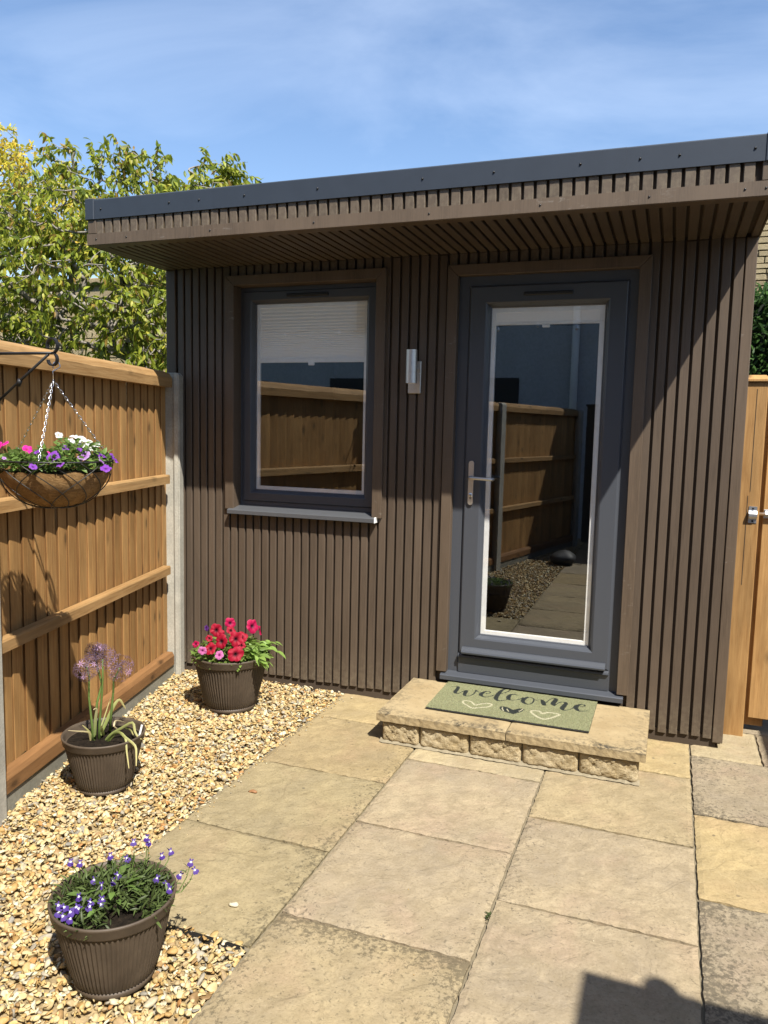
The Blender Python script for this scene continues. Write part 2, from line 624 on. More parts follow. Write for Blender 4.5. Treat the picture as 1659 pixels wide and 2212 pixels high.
def slab(x0, x1, y0, y1, tint, stain=.12, edge=(0, 0, 0, 0), dz=0.0, step=.016):
    """edge: how much lichen has grown along (x0, x1, y0, y1)"""
    g_ = .0045
    x0 += g_; x1 -= g_; y0 += g_; y1 -= g_
    nx, ny = max(4, int((x1 - x0) / step)), max(4, int((y1 - y0) / step))
    s = rnd.uniform(0, 60)
    V = []; C = []; F = []
    for j in range(ny + 1):
        for i in range(nx + 1):
            u, w = i / nx, j / ny
            x = x0 + (x1 - x0) * u; y = y0 + (y1 - y0) * w
            e = min(u * (x1 - x0), (1 - u) * (x1 - x0), w * (y1 - y0), (1 - w) * (y1 - y0))
            z = .0016 * fbm(x * 1.5, y * 1.5, s) + .0008 * fbm(x * 5, y * 5, s + 3)
            rv = fbm(x * .55 + .3 * fbm(x, y, s + 2), y * .8, s + 31)      # riven steps
            z += .0012 * (1 if rv > .15 else 0) + .0010 * (1 if rv > .45 else 0) - .0008 * (1 if rv < -.3 else 0)
            if e < .018 and fbm(x * 9, y * 9, s + 40) > .42: z -= .0022      # chipped arris
            if e < .001:
                jx = .0022 * fbm(y * 6, x * 6, s + 9) + rnd.uniform(-.0012, .0012); jy = .0022 * fbm(x * 6, y * 6, s + 5) + rnd.uniform(-.0012, .0012)
                if i in (0, nx): x += jx
                if j in (0, ny): y += jy
                z -= .0035
            z += dz
            V.append((x, y, z))
            d = stain
            for k, dist in enumerate((u * (x1 - x0), (1 - u) * (x1 - x0), w * (y1 - y0), (1 - w) * (y1 - y0))):
                d += edge[k] * max(0, 1 - dist / .15) ** 1.3
            d += .25 * max(0, fbm(x * .7, y * .7, s + 20)) * stain * 3
            C.append((d, d, d))
    for j in range(ny):
        for i in range(nx):
            a = j * (nx + 1) + i
            F.append((a, a + 1, a + nx + 2, a + nx + 1))
    # skirt
    ring = [i for i in range(nx + 1)] + [(j * (nx + 1) + nx) for j in range(1, ny + 1)] + [ny * (nx + 1) + i for i in range(nx - 1, -1, -1)] + [j * (nx + 1) for j in range(ny - 1, 0, -1)]
    b = len(V)
    for r_ in ring:
        V.append((V[r_][0], V[r_][1], -.05)); C.append(C[r_])
    n = len(ring)
    for k in range(n):
        F.append((ring[k], b + k, b + (k + 1) % n, ring[(k + 1) % n]))
    me = mesh_from('slab', V, F, M['slab'])
    a = me.color_attributes.new('col', 'FLOAT_COLOR', 'POINT')
    a.data.foreach_set('color', np.array([(*c, 1) for c in C], np.float32).ravel())
    return obj('slab', me, patio, color=(*[t_ * k_ for t_, k_ in zip(tint, (.955, .925, .885))], 1))


BUFF = (.475, .400, .260); PINK = (.475, .405, .290); TAN = (.445, .365, .220); YEL = (.545, .445, .255); GRY = (.425, .370, .275); OLIVE = (.425, .365, .230); PALE = (.53, .46, .31)
slab(XG, XA, -.352, .02, YEL, .02)
slab(XG, XA, -.934, -.352, TAN, .10, (0, .45, .1, 0))
slab(XG, XA, -1.500, -.934, OLIVE, .12, (0, .5, .2, .15))
slab(XG, XA, -2.037, -1.500, OLIVE, .12, (0, .6, .15, .2))
slab(XA, XB, -.668, .02, PALE, .05)
slab(XA, XB, -1.266, -.668, PINK, .08, (.15, .15, .2, .1))
slab(XA, XB, -1.862, -1.266, PINK, .12, (.25, .25, .25, .15))
slab(XA, XB, -2.46, -1.862, BUFF, .25, (.3, .45, 0, .62))
slab(XA, XB, -3.06, -2.46, BUFF, .25, (.3, .2, .2, .2))
slab(XB, XC, -.378, .02, YEL, .02)
slab(XB, XC, -.978, -.378, BUFF, .06, (.1, .25, .25, 0))
slab(XB, XC, -1.551, -.978, PINK, .10, (.4, .1, .15, .15))
slab(XB, XC, -2.15, -1.551, PINK, .12, (.1, .05, .1, .1))
slab(XB, XC, -2.75, -2.15, PINK, .15)
XD = 1.199
slab(XC, XD, -.118, .275, PALE, .02)
slab(XD, 1.80, -.118, .275, GRY, .2)
slab(XC, 1.495, -.712, -.118, GRY, .30, (.25, .1, .45, .1), .002)
slab(XC, 1.495, -1.303, -.712, YEL, .03, (.05, 0, .12, .1))
slab(XC, 1.495, -1.90, -1.303, GRY, .42, (.4, 0, .1, .3), .002)
slab(XC, 1.495, -2.50, -1.90, BUFF, .3)
slab(1.495, 2.09, -1.0, -.118, BUFF, .2)
slab(1.495, 2.09, -1.9, -1.0, PINK, .2)
for j in range(4): slab(XC + .12, 2.09, .275 + .6 * j, .875 + .6 * j, GRY, .3, step=.06)
for i in range(4):      # paving behind the viewer, seen in the door glass
    for j in range(7):
        slab(-.294 + .595 * i, -.294 + .595 * (i + 1), -3.06 - .6 * (j + 1) + .2 * (i % 2), -3.06 - .6 * j + .2 * (i % 2) - (.31 if 0 else 0) if not (i in (1, 2, 3) and j == 0) else -2.86, [BUFF, PINK, GRY, TAN][(i + j * 3) % 4], .2, step=.06)

# ------------------------------------------------------------------ gravel
def ico(sub):
    bm = bmesh.new(); bmesh.ops.create_icosphere(bm, subdivisions=sub, radius=1)
    V = np.array([v.co[:] for v in bm.verts]); F = np.array([[v.index for v in f.verts] for f in bm.faces]); bm.free()
    return V, F


PAL = np.array([(.80, .62, .32), (.72, .50, .20), (.60, .37, .13), (.42, .26, .11), (.50, .44, .33), (.84, .73, .50), (.60, .30, .10), (.34, .31, .25), (.76, .57, .26), (.68, .51, .27), (.50, .35, .17)])
PW = np.array([.22, .15, .09, .05, .07, .15, .025, .02, .12, .09, .03]); PW = PW / PW.sum()


def rand_rot(n, rng, flat=.38):
    a = rng.uniform(0, 2 * np.pi, n); b = rng.normal(0, flat, n); c = rng.normal(0, flat, n)
    ca, sa, cb, sb, cc, sc = np.cos(a), np.sin(a), np.cos(b), np.sin(b), np.cos(c), np.sin(c)
    Rz = np.zeros((n, 3, 3)); Rz[:, 0, 0] = ca; Rz[:, 0, 1] = -sa; Rz[:, 1, 0] = sa; Rz[:, 1, 1] = ca; Rz[:, 2, 2] = 1
    Rx = np.zeros((n, 3, 3)); Rx[:, 0, 0] = 1; Rx[:, 1, 1] = cb; Rx[:, 1, 2] = -sb; Rx[:, 2, 1] = sb; Rx[:, 2, 2] = cb
    Ry = np.zeros((n, 3, 3)); Ry[:, 1, 1] = 1; Ry[:, 0, 0] = cc; Ry[:, 0, 2] = sc; Ry[:, 2, 0] = -sc; Ry[:, 2, 2] = cc
    return Rx @ Ry @ Rz


def pebble_shapes(k, sub, rng):
    V0, F0 = ico(sub)
    out = []
    for _ in range(k):
        V = V0.copy()
        for _c in range(rng.integers(5, 10)):      # knap flat faces off the stone
            nrm = rng.normal(size=3); nrm /= np.linalg.norm(nrm)
            d = rng.uniform(.22, .68)
            h = V @ nrm
            V = V - np.outer(np.maximum(h - d, 0) * .92, nrm)
        V *= 1 + rng.normal(0, .05, (len(V), 1))
        out.append(V)
    return np.array(out), F0


def gravel_field(name, pts, sizes, sub, rng, zoff):
    n = len(pts)
    shapes, F0 = pebble_shapes(40, sub, rng)
    idx = rng.integers(0, 40, n)
    S = np.stack([sizes * rng.uniform(.8, 1.35, n), sizes * rng.uniform(.65, 1.0, n), sizes * rng.uniform(.30, .60, n)], 1)
    Rm = rand_rot(n, rng)
    V = shapes[idx] * S[:, None, :]
    V = np.einsum('nij,nkj->nki', Rm, V)
    V[:, :, :2] += pts[:, None, :2]
    V[:, :, 2] += zoff[:, None]
    c = PAL[rng.choice(len(PAL), n, p=PW)] * rng.uniform(.78, 1.16, (n, 1))
    c = np.clip(c * .98, .02, .84)
    k = V.shape[1]
    C = np.repeat(c, k, 0)
    F = (F0[None] + (np.arange(n) * k)[:, None, None]).reshape(-1, 3)
    return V.reshape(-1, 3), F, C


def in_bed(x, y):
    xf = XF + KF * y - .05
    return (x > xf) & (((y > -2.035) & (x < XG + .002)) | ((y <= -2.035) & (x < XA - .004))) & (y < .02)


bedp = []
n0 = 62000
xs = nrng.uniform(-2.0, -.28, n0); ys = nrng.uniform(-2.85, .02, n0)
k = in_bed(xs, ys); P0 = np.stack([xs[k], ys[k]], 1)[:20500]
depth = np.linalg.norm(P0 - np.array([CAM.x, CAM.y]), axis=1)
sz = nrng.lognormal(math.log(.0102), .33, len(P0)); sz = np.clip(sz, .005, .022)
zo = nrng.uniform(-.016, .003, len(P0)) - (sz - .01) * .2
# a little mound against pots and fence foot, lower along the slab edge
zo -= np.where(P0[:, 0] > np.where(P0[:, 1] > -2.035, XG, XA) - .02, .006, 0)
V1, F1, C1 = gravel_field('gravel', P0, sz, 2, nrng, zo)
xs = nrng.uniform(-1.7, -.28, 24000); ys = nrng.uniform(-7.0, -2.8, 24000)
k = in_bed(xs, ys) & (ys < -2.8); P2 = np.stack([xs[k], ys[k]], 1)[:7000]
sz2 = np.clip(nrng.lognormal(math.log(.0135), .3, len(P2)), .007, .026)
V2, F2, C2 = gravel_field('gravel', P2, sz2, 1, nrng, nrng.uniform(-.014, .002, len(P2)))
ns_ = 150
ys = nrng.uniform(-2.0, -.05, ns_); xs = XG + np.abs(nrng.normal(0, .028, ns_))
P3 = np.stack([xs, ys], 1); P3 = np.concatenate([P3, np.stack([nrng.uniform(-.8, .85, 45), nrng.uniform(-2.0, -.62, 45)], 1)])
sz3 = np.where(np.arange(len(P3)) < ns_, nrng.uniform(.0025, .008, len(P3)), nrng.uniform(.0014, .0030, len(P3)))
V3, F3, C3 = gravel_field('gravel', P3, sz3, 1, nrng, sz3 * .25 + .002)
V = np.concatenate([V1, V2, V3]); F = np.concatenate([F1, F2 + len(V1), F3 + len(V1) + len(V2)]); C = np.concatenate([C1, C2, C3])
gv = obj('gravel', fast_mesh('gravel', V, F, M['gravel'], C))
tag(gv, 'golden and cream flint gravel filling the bed along the wooden fence', 'gravel', kind='stuff')
bed = MB().add([(-2.05, .03, -.022), (-1.2, -7.2, -.022), (-.30, -7.2, -.022), (-.30, -2.045, -.022), (-.89, -2.04, -.022), (-.89, .03, -.022)], [(0, 1, 2, 3, 4, 5)])
tag(bed.build('gravel_bed_ground', concrete('gravel_fines', (.52, .39, .21), 6, .4)), kind='structure')


def stray(loc, r, c, label):
    rng = np.random.default_rng(int(abs(loc[0]) * 1e4))
    sh, F0 = pebble_shapes(1, 2, rng)
    Vv = sh[0] * np.array(r)
    me = fast_mesh('pebble', Vv, F0, M['gravel'], np.repeat(np.array([c]), len(Vv), 0))
    tag(obj('pebble', me, None, (loc[0], loc[1], r[2] * .7), (0, 0, loc[1] * 5)), label, 'pebble')


stray((-.758, -1.223), (.024, .012, .007), (.44, .22, .10), 'flat reddish brown pebble lying on the paving slab near the gravel')
stray((-.437, -1.893), (.016, .013, .007), (.78, .70, .50), 'round cream pebble lying alone on the greenish paving slab')
# weed membrane edge showing at the cut slab
me_ = MB().add([(-.86, -2.040, -.03), (-.31, -2.046, -.03), (-.31, -2.046, .001), (-.60, -2.050, .008), (-.86, -2.040, -.004)], [(0, 1, 2, 3, 4)])
me_.add([(-.86, -2.043, -.03), (-.31, -2.049, -.03), (-.31, -2.049, .001), (-.60, -2.053, .008), (-.86, -2.043, -.004)], [(4, 3, 2, 1, 0)])
tag(me_.build('weed_membrane', M['rubber']), 'torn black membrane edge sticking up beside the cut paving slab', 'membrane')

# ------------------------------------------------------------------ garden room
shed = empty('garden_room', (0, 0, 0), 0, 'brown slatted garden room with flat overhanging roof and grey door', 'garden room')
SD = 2.25   # depth of the building
core = MB()
y0, y1 = .0175, .10
core.box(XL + .01, WL + .05, y0, y1, .02, 2.42)
core.box(WL + .05, WR - .05, y0, y1, .02, WB + .01)
core.box(WL + .05, WR - .05, y0, y1, WT - .04, 2.42)
core.box(WR - .05, DL + .05, y0, y1, .02, 2.42)
core.box(DL + .05, DR - .05, y0, y1, DT - .04, 2.42)
core.box(DR - .05, XR - .01, y0, y1, .02, 2.42)
core.box(DL + .05, DR - .05, y0 + .01, y1, .02, .165)
core.build('wall', M['groove'], shed)
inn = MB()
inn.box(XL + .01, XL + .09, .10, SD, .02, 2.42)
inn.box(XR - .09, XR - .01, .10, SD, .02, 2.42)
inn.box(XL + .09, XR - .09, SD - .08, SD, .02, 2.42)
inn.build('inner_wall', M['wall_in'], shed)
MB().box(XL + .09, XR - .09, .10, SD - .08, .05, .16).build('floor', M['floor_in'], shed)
MB().box(XL + .02, XR - .02, -OD + .05, SD, 2.42, 2.505).build('roof', M['black_trim'], shed)
MB().box(XL + .03, XR - .03, .012, SD - .02, -.08, .058).build('plinth', M['groove'], shed)

SLATS = {}


def slat_mesh(L, w=.0382, d=.0170, c=.0025):
    key = (round(L, 4), w)
    if key not in SLATS:
        m = MB().extrude([(-w / 2, d), (-w / 2, c), (-w / 2 + c, 0), (w / 2 - c, 0), (w / 2, c), (w / 2, d)], 0, L, 'z')
        SLATS[key] = m.mesh('slat', M['slat'])
    return SLATS[key]


x = -1.584 - .05 * 8
while x < XR - .045:
    segs = []
    if WL + .012 < x < WR - .012: segs = [(ZB, WB - .022), (WT - .01, ZS - .0015)]
    elif DL + .012 < x < DR - .012: segs = [(DT - .01, ZS - .0015)]
    else: segs = [(ZB, ZS - .0015)]
    if x > XL + .075:
        for a, b in segs:
            obj('wall_slat', slat_mesh(b - a), shed, (x, rnd.uniform(-.0008, .0008), a + (rnd.uniform(-.006, .004) if a == ZB else 0)))
    x += .05
# corner posts of the cladding
MB().cbox(XL, XL + .062, -.003, .10, .03, ZS - .001, .003).build('corner_trim', M['trim'], shed)
MB().cbox(XR - .046, XR, -.003, .10, .03, ZS - .001, .003).build('corner_trim', M['trim'], shed)
# side cladding (towards the gate)
y = .13
while y < SD - .03:
    obj('wall_slat', slat_mesh(ZS - ZB - .0015), shed, (XR - .004 + .0, y, ZB), (0, 0, R(90)), (1, .6, 1))
    y += .05
# soffit
x = -1.584 - .05 * 8
while x < XR - .02:
    if x > XL + .03:
        obj('soffit_slat', slat_mesh(OD - .052), shed, (x, -.0, ZS), (R(90), 0, 0))
    x += .05
MB().box(XL + .004, XR - .004, -OD + .012, .03, ZS + .0175, ZS + .05).build('soffit_backing', M['groove'], shed)
MB().cbox(XL + .002, XL + .030, -OD + .05, -.002, ZS - .001, ZS + .03, .002).build('soffit_edge', M['trim'], shed)
MB().cbox(XR - .030, XR - .002, -OD + .05, -.002, ZS - .001, ZS + .03, .002).build('soffit_edge', M['trim'], shed)
# fascia slats
MB().box(XL + .006, XR - .006, -OD + .0188, -OD + .05, ZS + .045, 2.50).build('fascia_backing', M['groove'], shed)
x = -1.934 - .025
while x < XR - .06:
    if x > XL + .045:
        obj('fascia_slat', slat_mesh(.085), shed, (x, -OD + .0015, 2.368))
    x += .05
for xa, xb in ((XL + .002, XL + .052), (XR - .052, XR - .002)):
    MB().cbox(xa, xb, -OD - .001, -OD + .06, 2.379, 2.447, .002).build('fascia_corner', M['trim'], shed)
# brown L trim along the soffit edge, in lengths
ft = MB().extrude([(-OD, 2.378), (-OD, ZS), (-OD + .003, ZS - .003), (-OD + .056, ZS - .003), (-OD + .056, ZS + .004), (-OD + .02, ZS + .006), (-OD + .02, 2.3795)], XL, XR, 'x').build('fascia_trim', M['trim'], shed)
for xx in (-1.98, -1.80, -1.33, -.80, -.27, .19, .60, .93, 1.0):
    sc_ = MB().lathe([(0, .003), (.003, .0025), (.0045, 0)], 10)
    sc_.build('screw', M['screw'], ft, True, loc=(xx, -OD - .0005, 2.352), rot=(R(90), 0, 0))
# side trims of the roof
for xx, sgn in ((XL, -1), (XR, 1)):
    MB().box(min(xx, xx + sgn * .006), max(xx, xx + sgn * .006), -OD + .001, SD + .1, ZS - .002, 2.379).build('side_trim', M['trim'], shed)
    MB().box(min(xx, xx + sgn * .010), max(xx, xx + sgn * .010), -OD + .02, SD + .1, 2.379, 2.4475).build('side_cladding', M['slat'], shed)
# dark roof edge trim in three lengths with lapped joints, corner caps
jx = [XL - .002, -1.305, .497, XR + .002]
for i in range(3):
    px_ = .0018 * (i % 2)
    t = MB().extrude([(-OD - .005 - px_, 2.446), (-OD - .005 - px_, 2.535), (-OD - .001 - px_, ZT), (-OD + .07, ZT + .001 * (i % 2)), (-OD + .07, 2.50), (-OD + .004, 2.50), (-OD + .004, 2.446)], jx[i], jx[i + 1] + (.0 if i == 2 else .012), 'x').build('roof_edge_trim', M['black_trim'], shed)
    for xx in [[-1.945, -1.55, -1.385], [-1.145, -.78, -.30, .0, .34], [.56, .70, .955]][i]:
        sc_ = MB().lathe([(0, .005), (.003, .004), (.0045, .0015), (.005, 0)], 10)
        sc_.build('screw', M['screw'], t, True, loc=(xx, -OD - .0055 - px_, 2.492), rot=(R(90), 0, 0))
for xa, xb in ((XL - .008, XL + .045), (XR - .045, XR + .008)):
    MB().cbox(xa, xb, -OD - .0095, -OD + .06, 2.443, ZT + .004, .003).build('roof_corner_cap', M['black_trim'], shed)
for xx, sgn in ((XL, -1), (XR, 1)):
    MB().box(min(xx, xx + sgn * .014), max(xx, xx + sgn * .014), -OD + .06, SD + .1, 2.4475, ZT - .002).build('roof_side_trim', M['black_trim'], shed)

# ---- surrounds (mitred boards)
def surround(x0, x1, z0l, z0r, z1, wd, name):
    t = .0005
    yf, yb = -.020, .075
    def board(quad, nm):
        V = [(q[0], yf, q[1]) for q in quad] + [(q[0], yb, q[1]) for q in quad]
        n = 4
        F = [(0, 1, 2, 3), (7, 6, 5, 4)] + [(i, i + 4, (i + 1) % 4 + 4, (i + 1) % 4) for i in range(4)]
        me = mesh_from(nm, V, F, M['trim'])
        bm = bmesh.new(); bm.from_mesh(me)
        bmesh.ops.recalc_face_normals(bm, faces=bm.faces)
        bmesh.ops.bevel(bm, geom=list(bm.edges), offset=.002, segments=1, affect='EDGES')
        bm.to_mesh(me); bm.free()
        return obj(nm, me, shed)
    board([(x0, z0l), (x0 + wd, z0l), (x0 + wd, z1 - wd - t), (x0, z1 - t)], name)
    board([(x1 - wd, z0r), (x1, z0r), (x1, z1 - t), (x1 - wd, z1 - wd - t)], name)
    board([(x0 + t, z1), (x0 + wd + t, z1 - wd), (x1 - wd - t, z1 - wd), (x1 - t, z1)], name)


surround(WL + .004, WR - .004, .985, .985, WT, .054, 'window_surround')
surround(DL + .004, DR - .004, .204, .204, DT, .053, 'door_surround')


def ringmesh(rect, prof, name, mat, parent):
    me = MB().loft_rect(rect, prof).mesh(name, mat)
    bm = bmesh.new(); bm.from_mesh(me); bmesh.ops.recalc_face_normals(bm, faces=bm.faces); bm.to_mesh(me); bm.free()
    return obj(name, me, parent)


def quad_y(x0, x1, z0, z1, y): return MB().add([(x0, y, z0), (x1, y, z0), (x1, y, z1), (x0, y, z1)], [(0, 1, 2, 3)])


# ---- window
wo_ = (-1.585, -.727, .998, 2.222)
win = ringmesh(wo_, [(0, .13), (0, .066), (.004, .062), (.030, .062), (.034, .066), (.034, .13), (0, .13)], 'window', M['anthracite'], shed)
sash = (-1.557, -.755, 1.030, 2.196)
ringmesh(sash, [(0, .12), (0, .058), (.005, .053), (.046, .053), (.050, .056), (.062, .077), (.066, .078), (.066, .12), (0, .12)], 'sash', M['anthracite'], win)
gx0, gx1, gz0, gz1 = -1.495, -.817, 1.092, 2.134
quad_y(gx0, gx1, gz0, gz1, .088).build('glass', M['glass'], win)
ringmesh((gx0 - .004, gx1 + .004, gz0 - .004, gz1 + .004), [(0, .0915), (.026, .0915), (.028, .094), (.028, .104), (0, .104), (0, .0915)], 'blind_frame', M['whiteupvc'], win)
# pleated blind: lower pleats bunch up
bz0, bz1 = 1.822, gz1 - .018
bl = MB(); bx0, bx1 = gx0 + .02, gx1 - .02
zs_ = []; z = bz1; st = .0215
while z > bz0 + .012:
    zs_.append(z); z -= st; st = max(.0045, st * .945)
V = []; F = []
for i, z in enumerate(zs_):
    for s_, dy in ((0, 0.), (1, .0035)):
        zz = z - s_ * (zs_[i] - (zs_[i + 1] if i + 1 < len(zs_) else bz0)) * .42
        V += [(bx0, .0975 + dy, zz), (bx1, .0975 + dy, zz)]
for i in range(len(V) // 2 - 1): F.append((2 * i, 2 * i + 1, 2 * i + 3, 2 * i + 2))
bl.add(V, F); blind = bl.build('pleated_blind', M['blind'], win)
MB().cbox(bx0, bx1, .0925, .106, bz0 - .012, bz0 + .012, .002).build('blind_bottom_bar', M['whiteupvc'], win)
MB().cbox(-1.172, -1.135, .0905, .102, bz0 - .028, bz0 - .011, .003).build('blind_tab', M['whiteupvc'], win)
MB().cbox(-1.285, -1.035, .040, .054, 2.160, 2.176, .003).build('trickle_vent', M['vent'], win)
# sill
sl = MB().extrude([(.075, 1.004), (.058, 1.004), (-.038, .986), (-.044, .982), (-.044, .962), (-.038, .960), (-.034, .975), (.075, .978)], -1.602, -.712, 'x').build('window_sill', M['sill'], shed)
MB().cbox(-.7125, -.7085, -.0455, .02, .960, .990, .001).build('end_cap', M['whiteupvc'], sl)

# ---- door
do_ = (-.310, .560, .196, 2.222)
dfr = ringmesh(do_, [(0, .10), (0, .024), (.004, .020), (.055, .020), (.062, .024), (.064, .10), (0, .10)], 'door_frame', M['anthracite'], shed)
dl_ = (-.247, .509, .306, 2.168)
leaf_ = ringmesh(dl_, [(0, .06), (0, .014), (.006, .008), (.010, .006), (.082, .006), (.090, .010), (.100, .030), (.106, .032), (.106, .06), (0, .06)], 'door', M['anthracite'], shed)
dgx0, dgx1, dgz0, dgz1 = -.144, .404, .406, 2.065
quad_y(dgx0, dgx1, dgz0, dgz1, .040).build('glass', M['glass'], leaf_)
ringmesh((dgx0 - .004, dgx1 + .004, dgz0 - .004, dgz1 + .004), [(0, .0435), (.028, .0435), (.030, .046), (.030, .058), (0, .058), (0, .0435)], 'blind_frame', M['whiteupvc'], leaf_)
MB().cbox(dgx0 + .016, dgx1 - .016, .0470, .062, 1.990, 2.062, .003).build('folded_blind', M['blind'], leaf_)
MB().cbox(dgx0 + .016, dgx1 - .016, .0450, .063, 1.979, 1.994, .002).build('blind_bottom_bar', M['whiteupvc'], leaf_)
MB().cbox(.108, .145, .0425, .056, 1.964, 1.979, .003).build('blind_tab', M['whiteupvc'], leaf_)
MB().cbox(.020, .255, -.004, .008, 2.112, 2.128, .003).build('trickle_vent', M['vent'], leaf_)
MB().extrude([(.012, .345), (-.006, .343), (-.022, .330), (-.026, .322), (-.024, .314), (.012, .312)], -.225, .492, 'x').build('weather_bar', M['anthracite'], leaf_)
MB().extrude([(.03, .308), (.008, .306), (-.004, .298), (-.006, .290), (.006, .284), (.012, .205), (.03, .200)], -.246, .508, 'x').build('threshold', M['anthracite'], dfr)
MB().extrude([(.06, .205), (.020, .204), (-.030, .193), (-.034, .189), (-.034, .168), (-.028, .166), (-.026, .176), (.06, .184)], -.331, .583, 'x').build('door_sill', M['anthracite'], dfr)
# handle
hp = MB()
pr = []
for i in range(13):
    a = math.pi * i / 12; pr.append((-.2085 + .0135 * math.cos(a), 1.292 + .0135 * math.sin(a)))
for i in range(13):
    a = math.pi + math.pi * i / 12; pr.append((-.2085 + .0135 * math.cos(a), 1.096 + .0135 * math.sin(a)))
hp.extrude(pr, -.004, .008, 'y')
plate = hp.build('handle_plate', M['steel'], leaf_)
lv = MB(); pts = [(-.209, -.002, 1.222), (-.209, -.030, 1.222), (-.206, -.043, 1.222), (-.196, -.050, 1.222), (-.16, -.050, 1.221), (-.115, -.050, 1.219), (-.100, -.048, 1.218), (-.093, -.040, 1.218), (-.092, -.020, 1.218)]
lv.tube(pts, .0085, 12); lv.build('lever_handle', M['steel'], leaf_, True)
MB().lathe([(0, .002), (.009, .002), (.011, 0)], 20).build('lock_cylinder', M['galv'], leaf_, True, loc=(-.2085, -.0045, 1.133), rot=(R(90), 0, 0))
MB().box(-.2105, -.2065, -.0068, -.004, 1.112, 1.137).build('keyhole', M['screw'], leaf_)

# ------------------------------------------------------------------ wall light
wl = empty('wall_light', (-.519, 0, 1.64), 0, 'brushed steel up-and-down wall light between the window and the door', 'wall light')
MB().cbox(-.034, .034, -.016, .0, 0, .163, .002).build('back_plate', M['steel'], wl)
for za, zb in ((.047, .1005), (.1015, .1505), (.1515, .212)):
    me = MB().lathe([(.0285, za), (.0285, zb)], 40, (.006, -.082)).mesh('lamp_tube', M['steel'], True)
    o = obj('lamp_tube', me, wl)
    MB().lathe([(.0285, zb), (.024, zb - .0001), (.024, za), (.0285, za)], 40, (.006, -.082)).build('tube_inside', M['steel'], o)
MB().tube([(.006, -.055, .125), (.006, -.012, .125)], .012, 12).build('arm', M['steel'], wl, True)
MB().tube([(.028, -.018, .10), (.028, -.0145, .10)], .004, 8).build('screw', M['galv'], wl)
MB().lathe([(0, .0465), (.022, .0465)], 24, (.006, -.082)).build('lens', M['blind'], wl)

# ------------------------------------------------------------------ step, mat
step = empty('door_step', (.117, -.30, 0), 0, 'low doorstep of two buff slabs on split stone blocks', 'step')
SX0, SX1, SY0, SY1, SZ = -.484, .7085, -.558, -.002, .146


def coping(x0, x1):
    nx, ny = 26, 24
    V = []; F = []; C = []
    s = rnd.uniform(0, 30)
    for j in range(ny + 1):
        for i in range(nx + 1):
            u, w = i / nx, j / ny
            x = x0 + (x1 - x0) * u; y = SY0 + (SY1 - SY0) * w
            e = min(u, 1 - u, w, 1 - w)
            z = SZ + .0010 * fbm(x * 2, y * 2, s)
            if e < 1e-6: z -= .003 + .0015 * fbm(x * 8, y * 8, s); x += .001 * fbm(y * 9, 0, s); y += .0018 * fbm(x * 9, 1, s)
            V.append((x - .117, y + .30, z))
            dfront = (y - SY0)
            d = .6 * max(0, 1 - abs(dfront - .02) / .05) + .8 * max(0, 1 - min(abs(x - SX0), abs(x - SX1)) / .12) * (.4 + .6 * max(0, fbm(x * 3, y * 3, s))) + .9 * max(0, fbm(x * 1.4, y * 1.4, s + 4)) * max(0, 1 - dfront / .25)
            C.append((min(1, d),) * 3)
    for j in range(ny):
        for i in range(nx):
            a = j * (nx + 1) + i; F.append((a, a + 1, a + nx + 2, a + nx + 1))
    ring = [i for i in range(nx + 1)] + [(j * (nx + 1) + nx) for j in range(1, ny + 1)] + [ny * (nx + 1) + i for i in range(nx - 1, -1, -1)] + [j * (nx + 1) for j in range(ny - 1, 0, -1)]
    b = len(V); n = len(ring)
    for lev in range(2):
        for r_ in ring:
            V.append((V[r_][0] + .001 * math.sin(r_ * 1.7), V[r_][1] + (.0015 * math.sin(r_ * 2.3 + lev)), SZ - (.02 if lev == 0 else .039))); C.append((.12,) * 3)
    for k_ in range(n):
        k2 = (k_ + 1) % n
        F.append((ring[k_], b + k_, b + k2, ring[k2])); F.append((b + k_, b + n + k_, b + n + k2, b + k2))
    F.append(tuple(b + n + i for i in range(n)))
    me = mesh_from('coping_slab', V, F, M['coping'])
    a = me.color_attributes.new('col', 'FLOAT_COLOR', 'POINT')
    a.data.foreach_set('color', np.array([(*c, 1) for c in C], np.float32).ravel())
    obj('coping_slab', me, step)


coping(SX0, .121); coping(.1255, SX1)


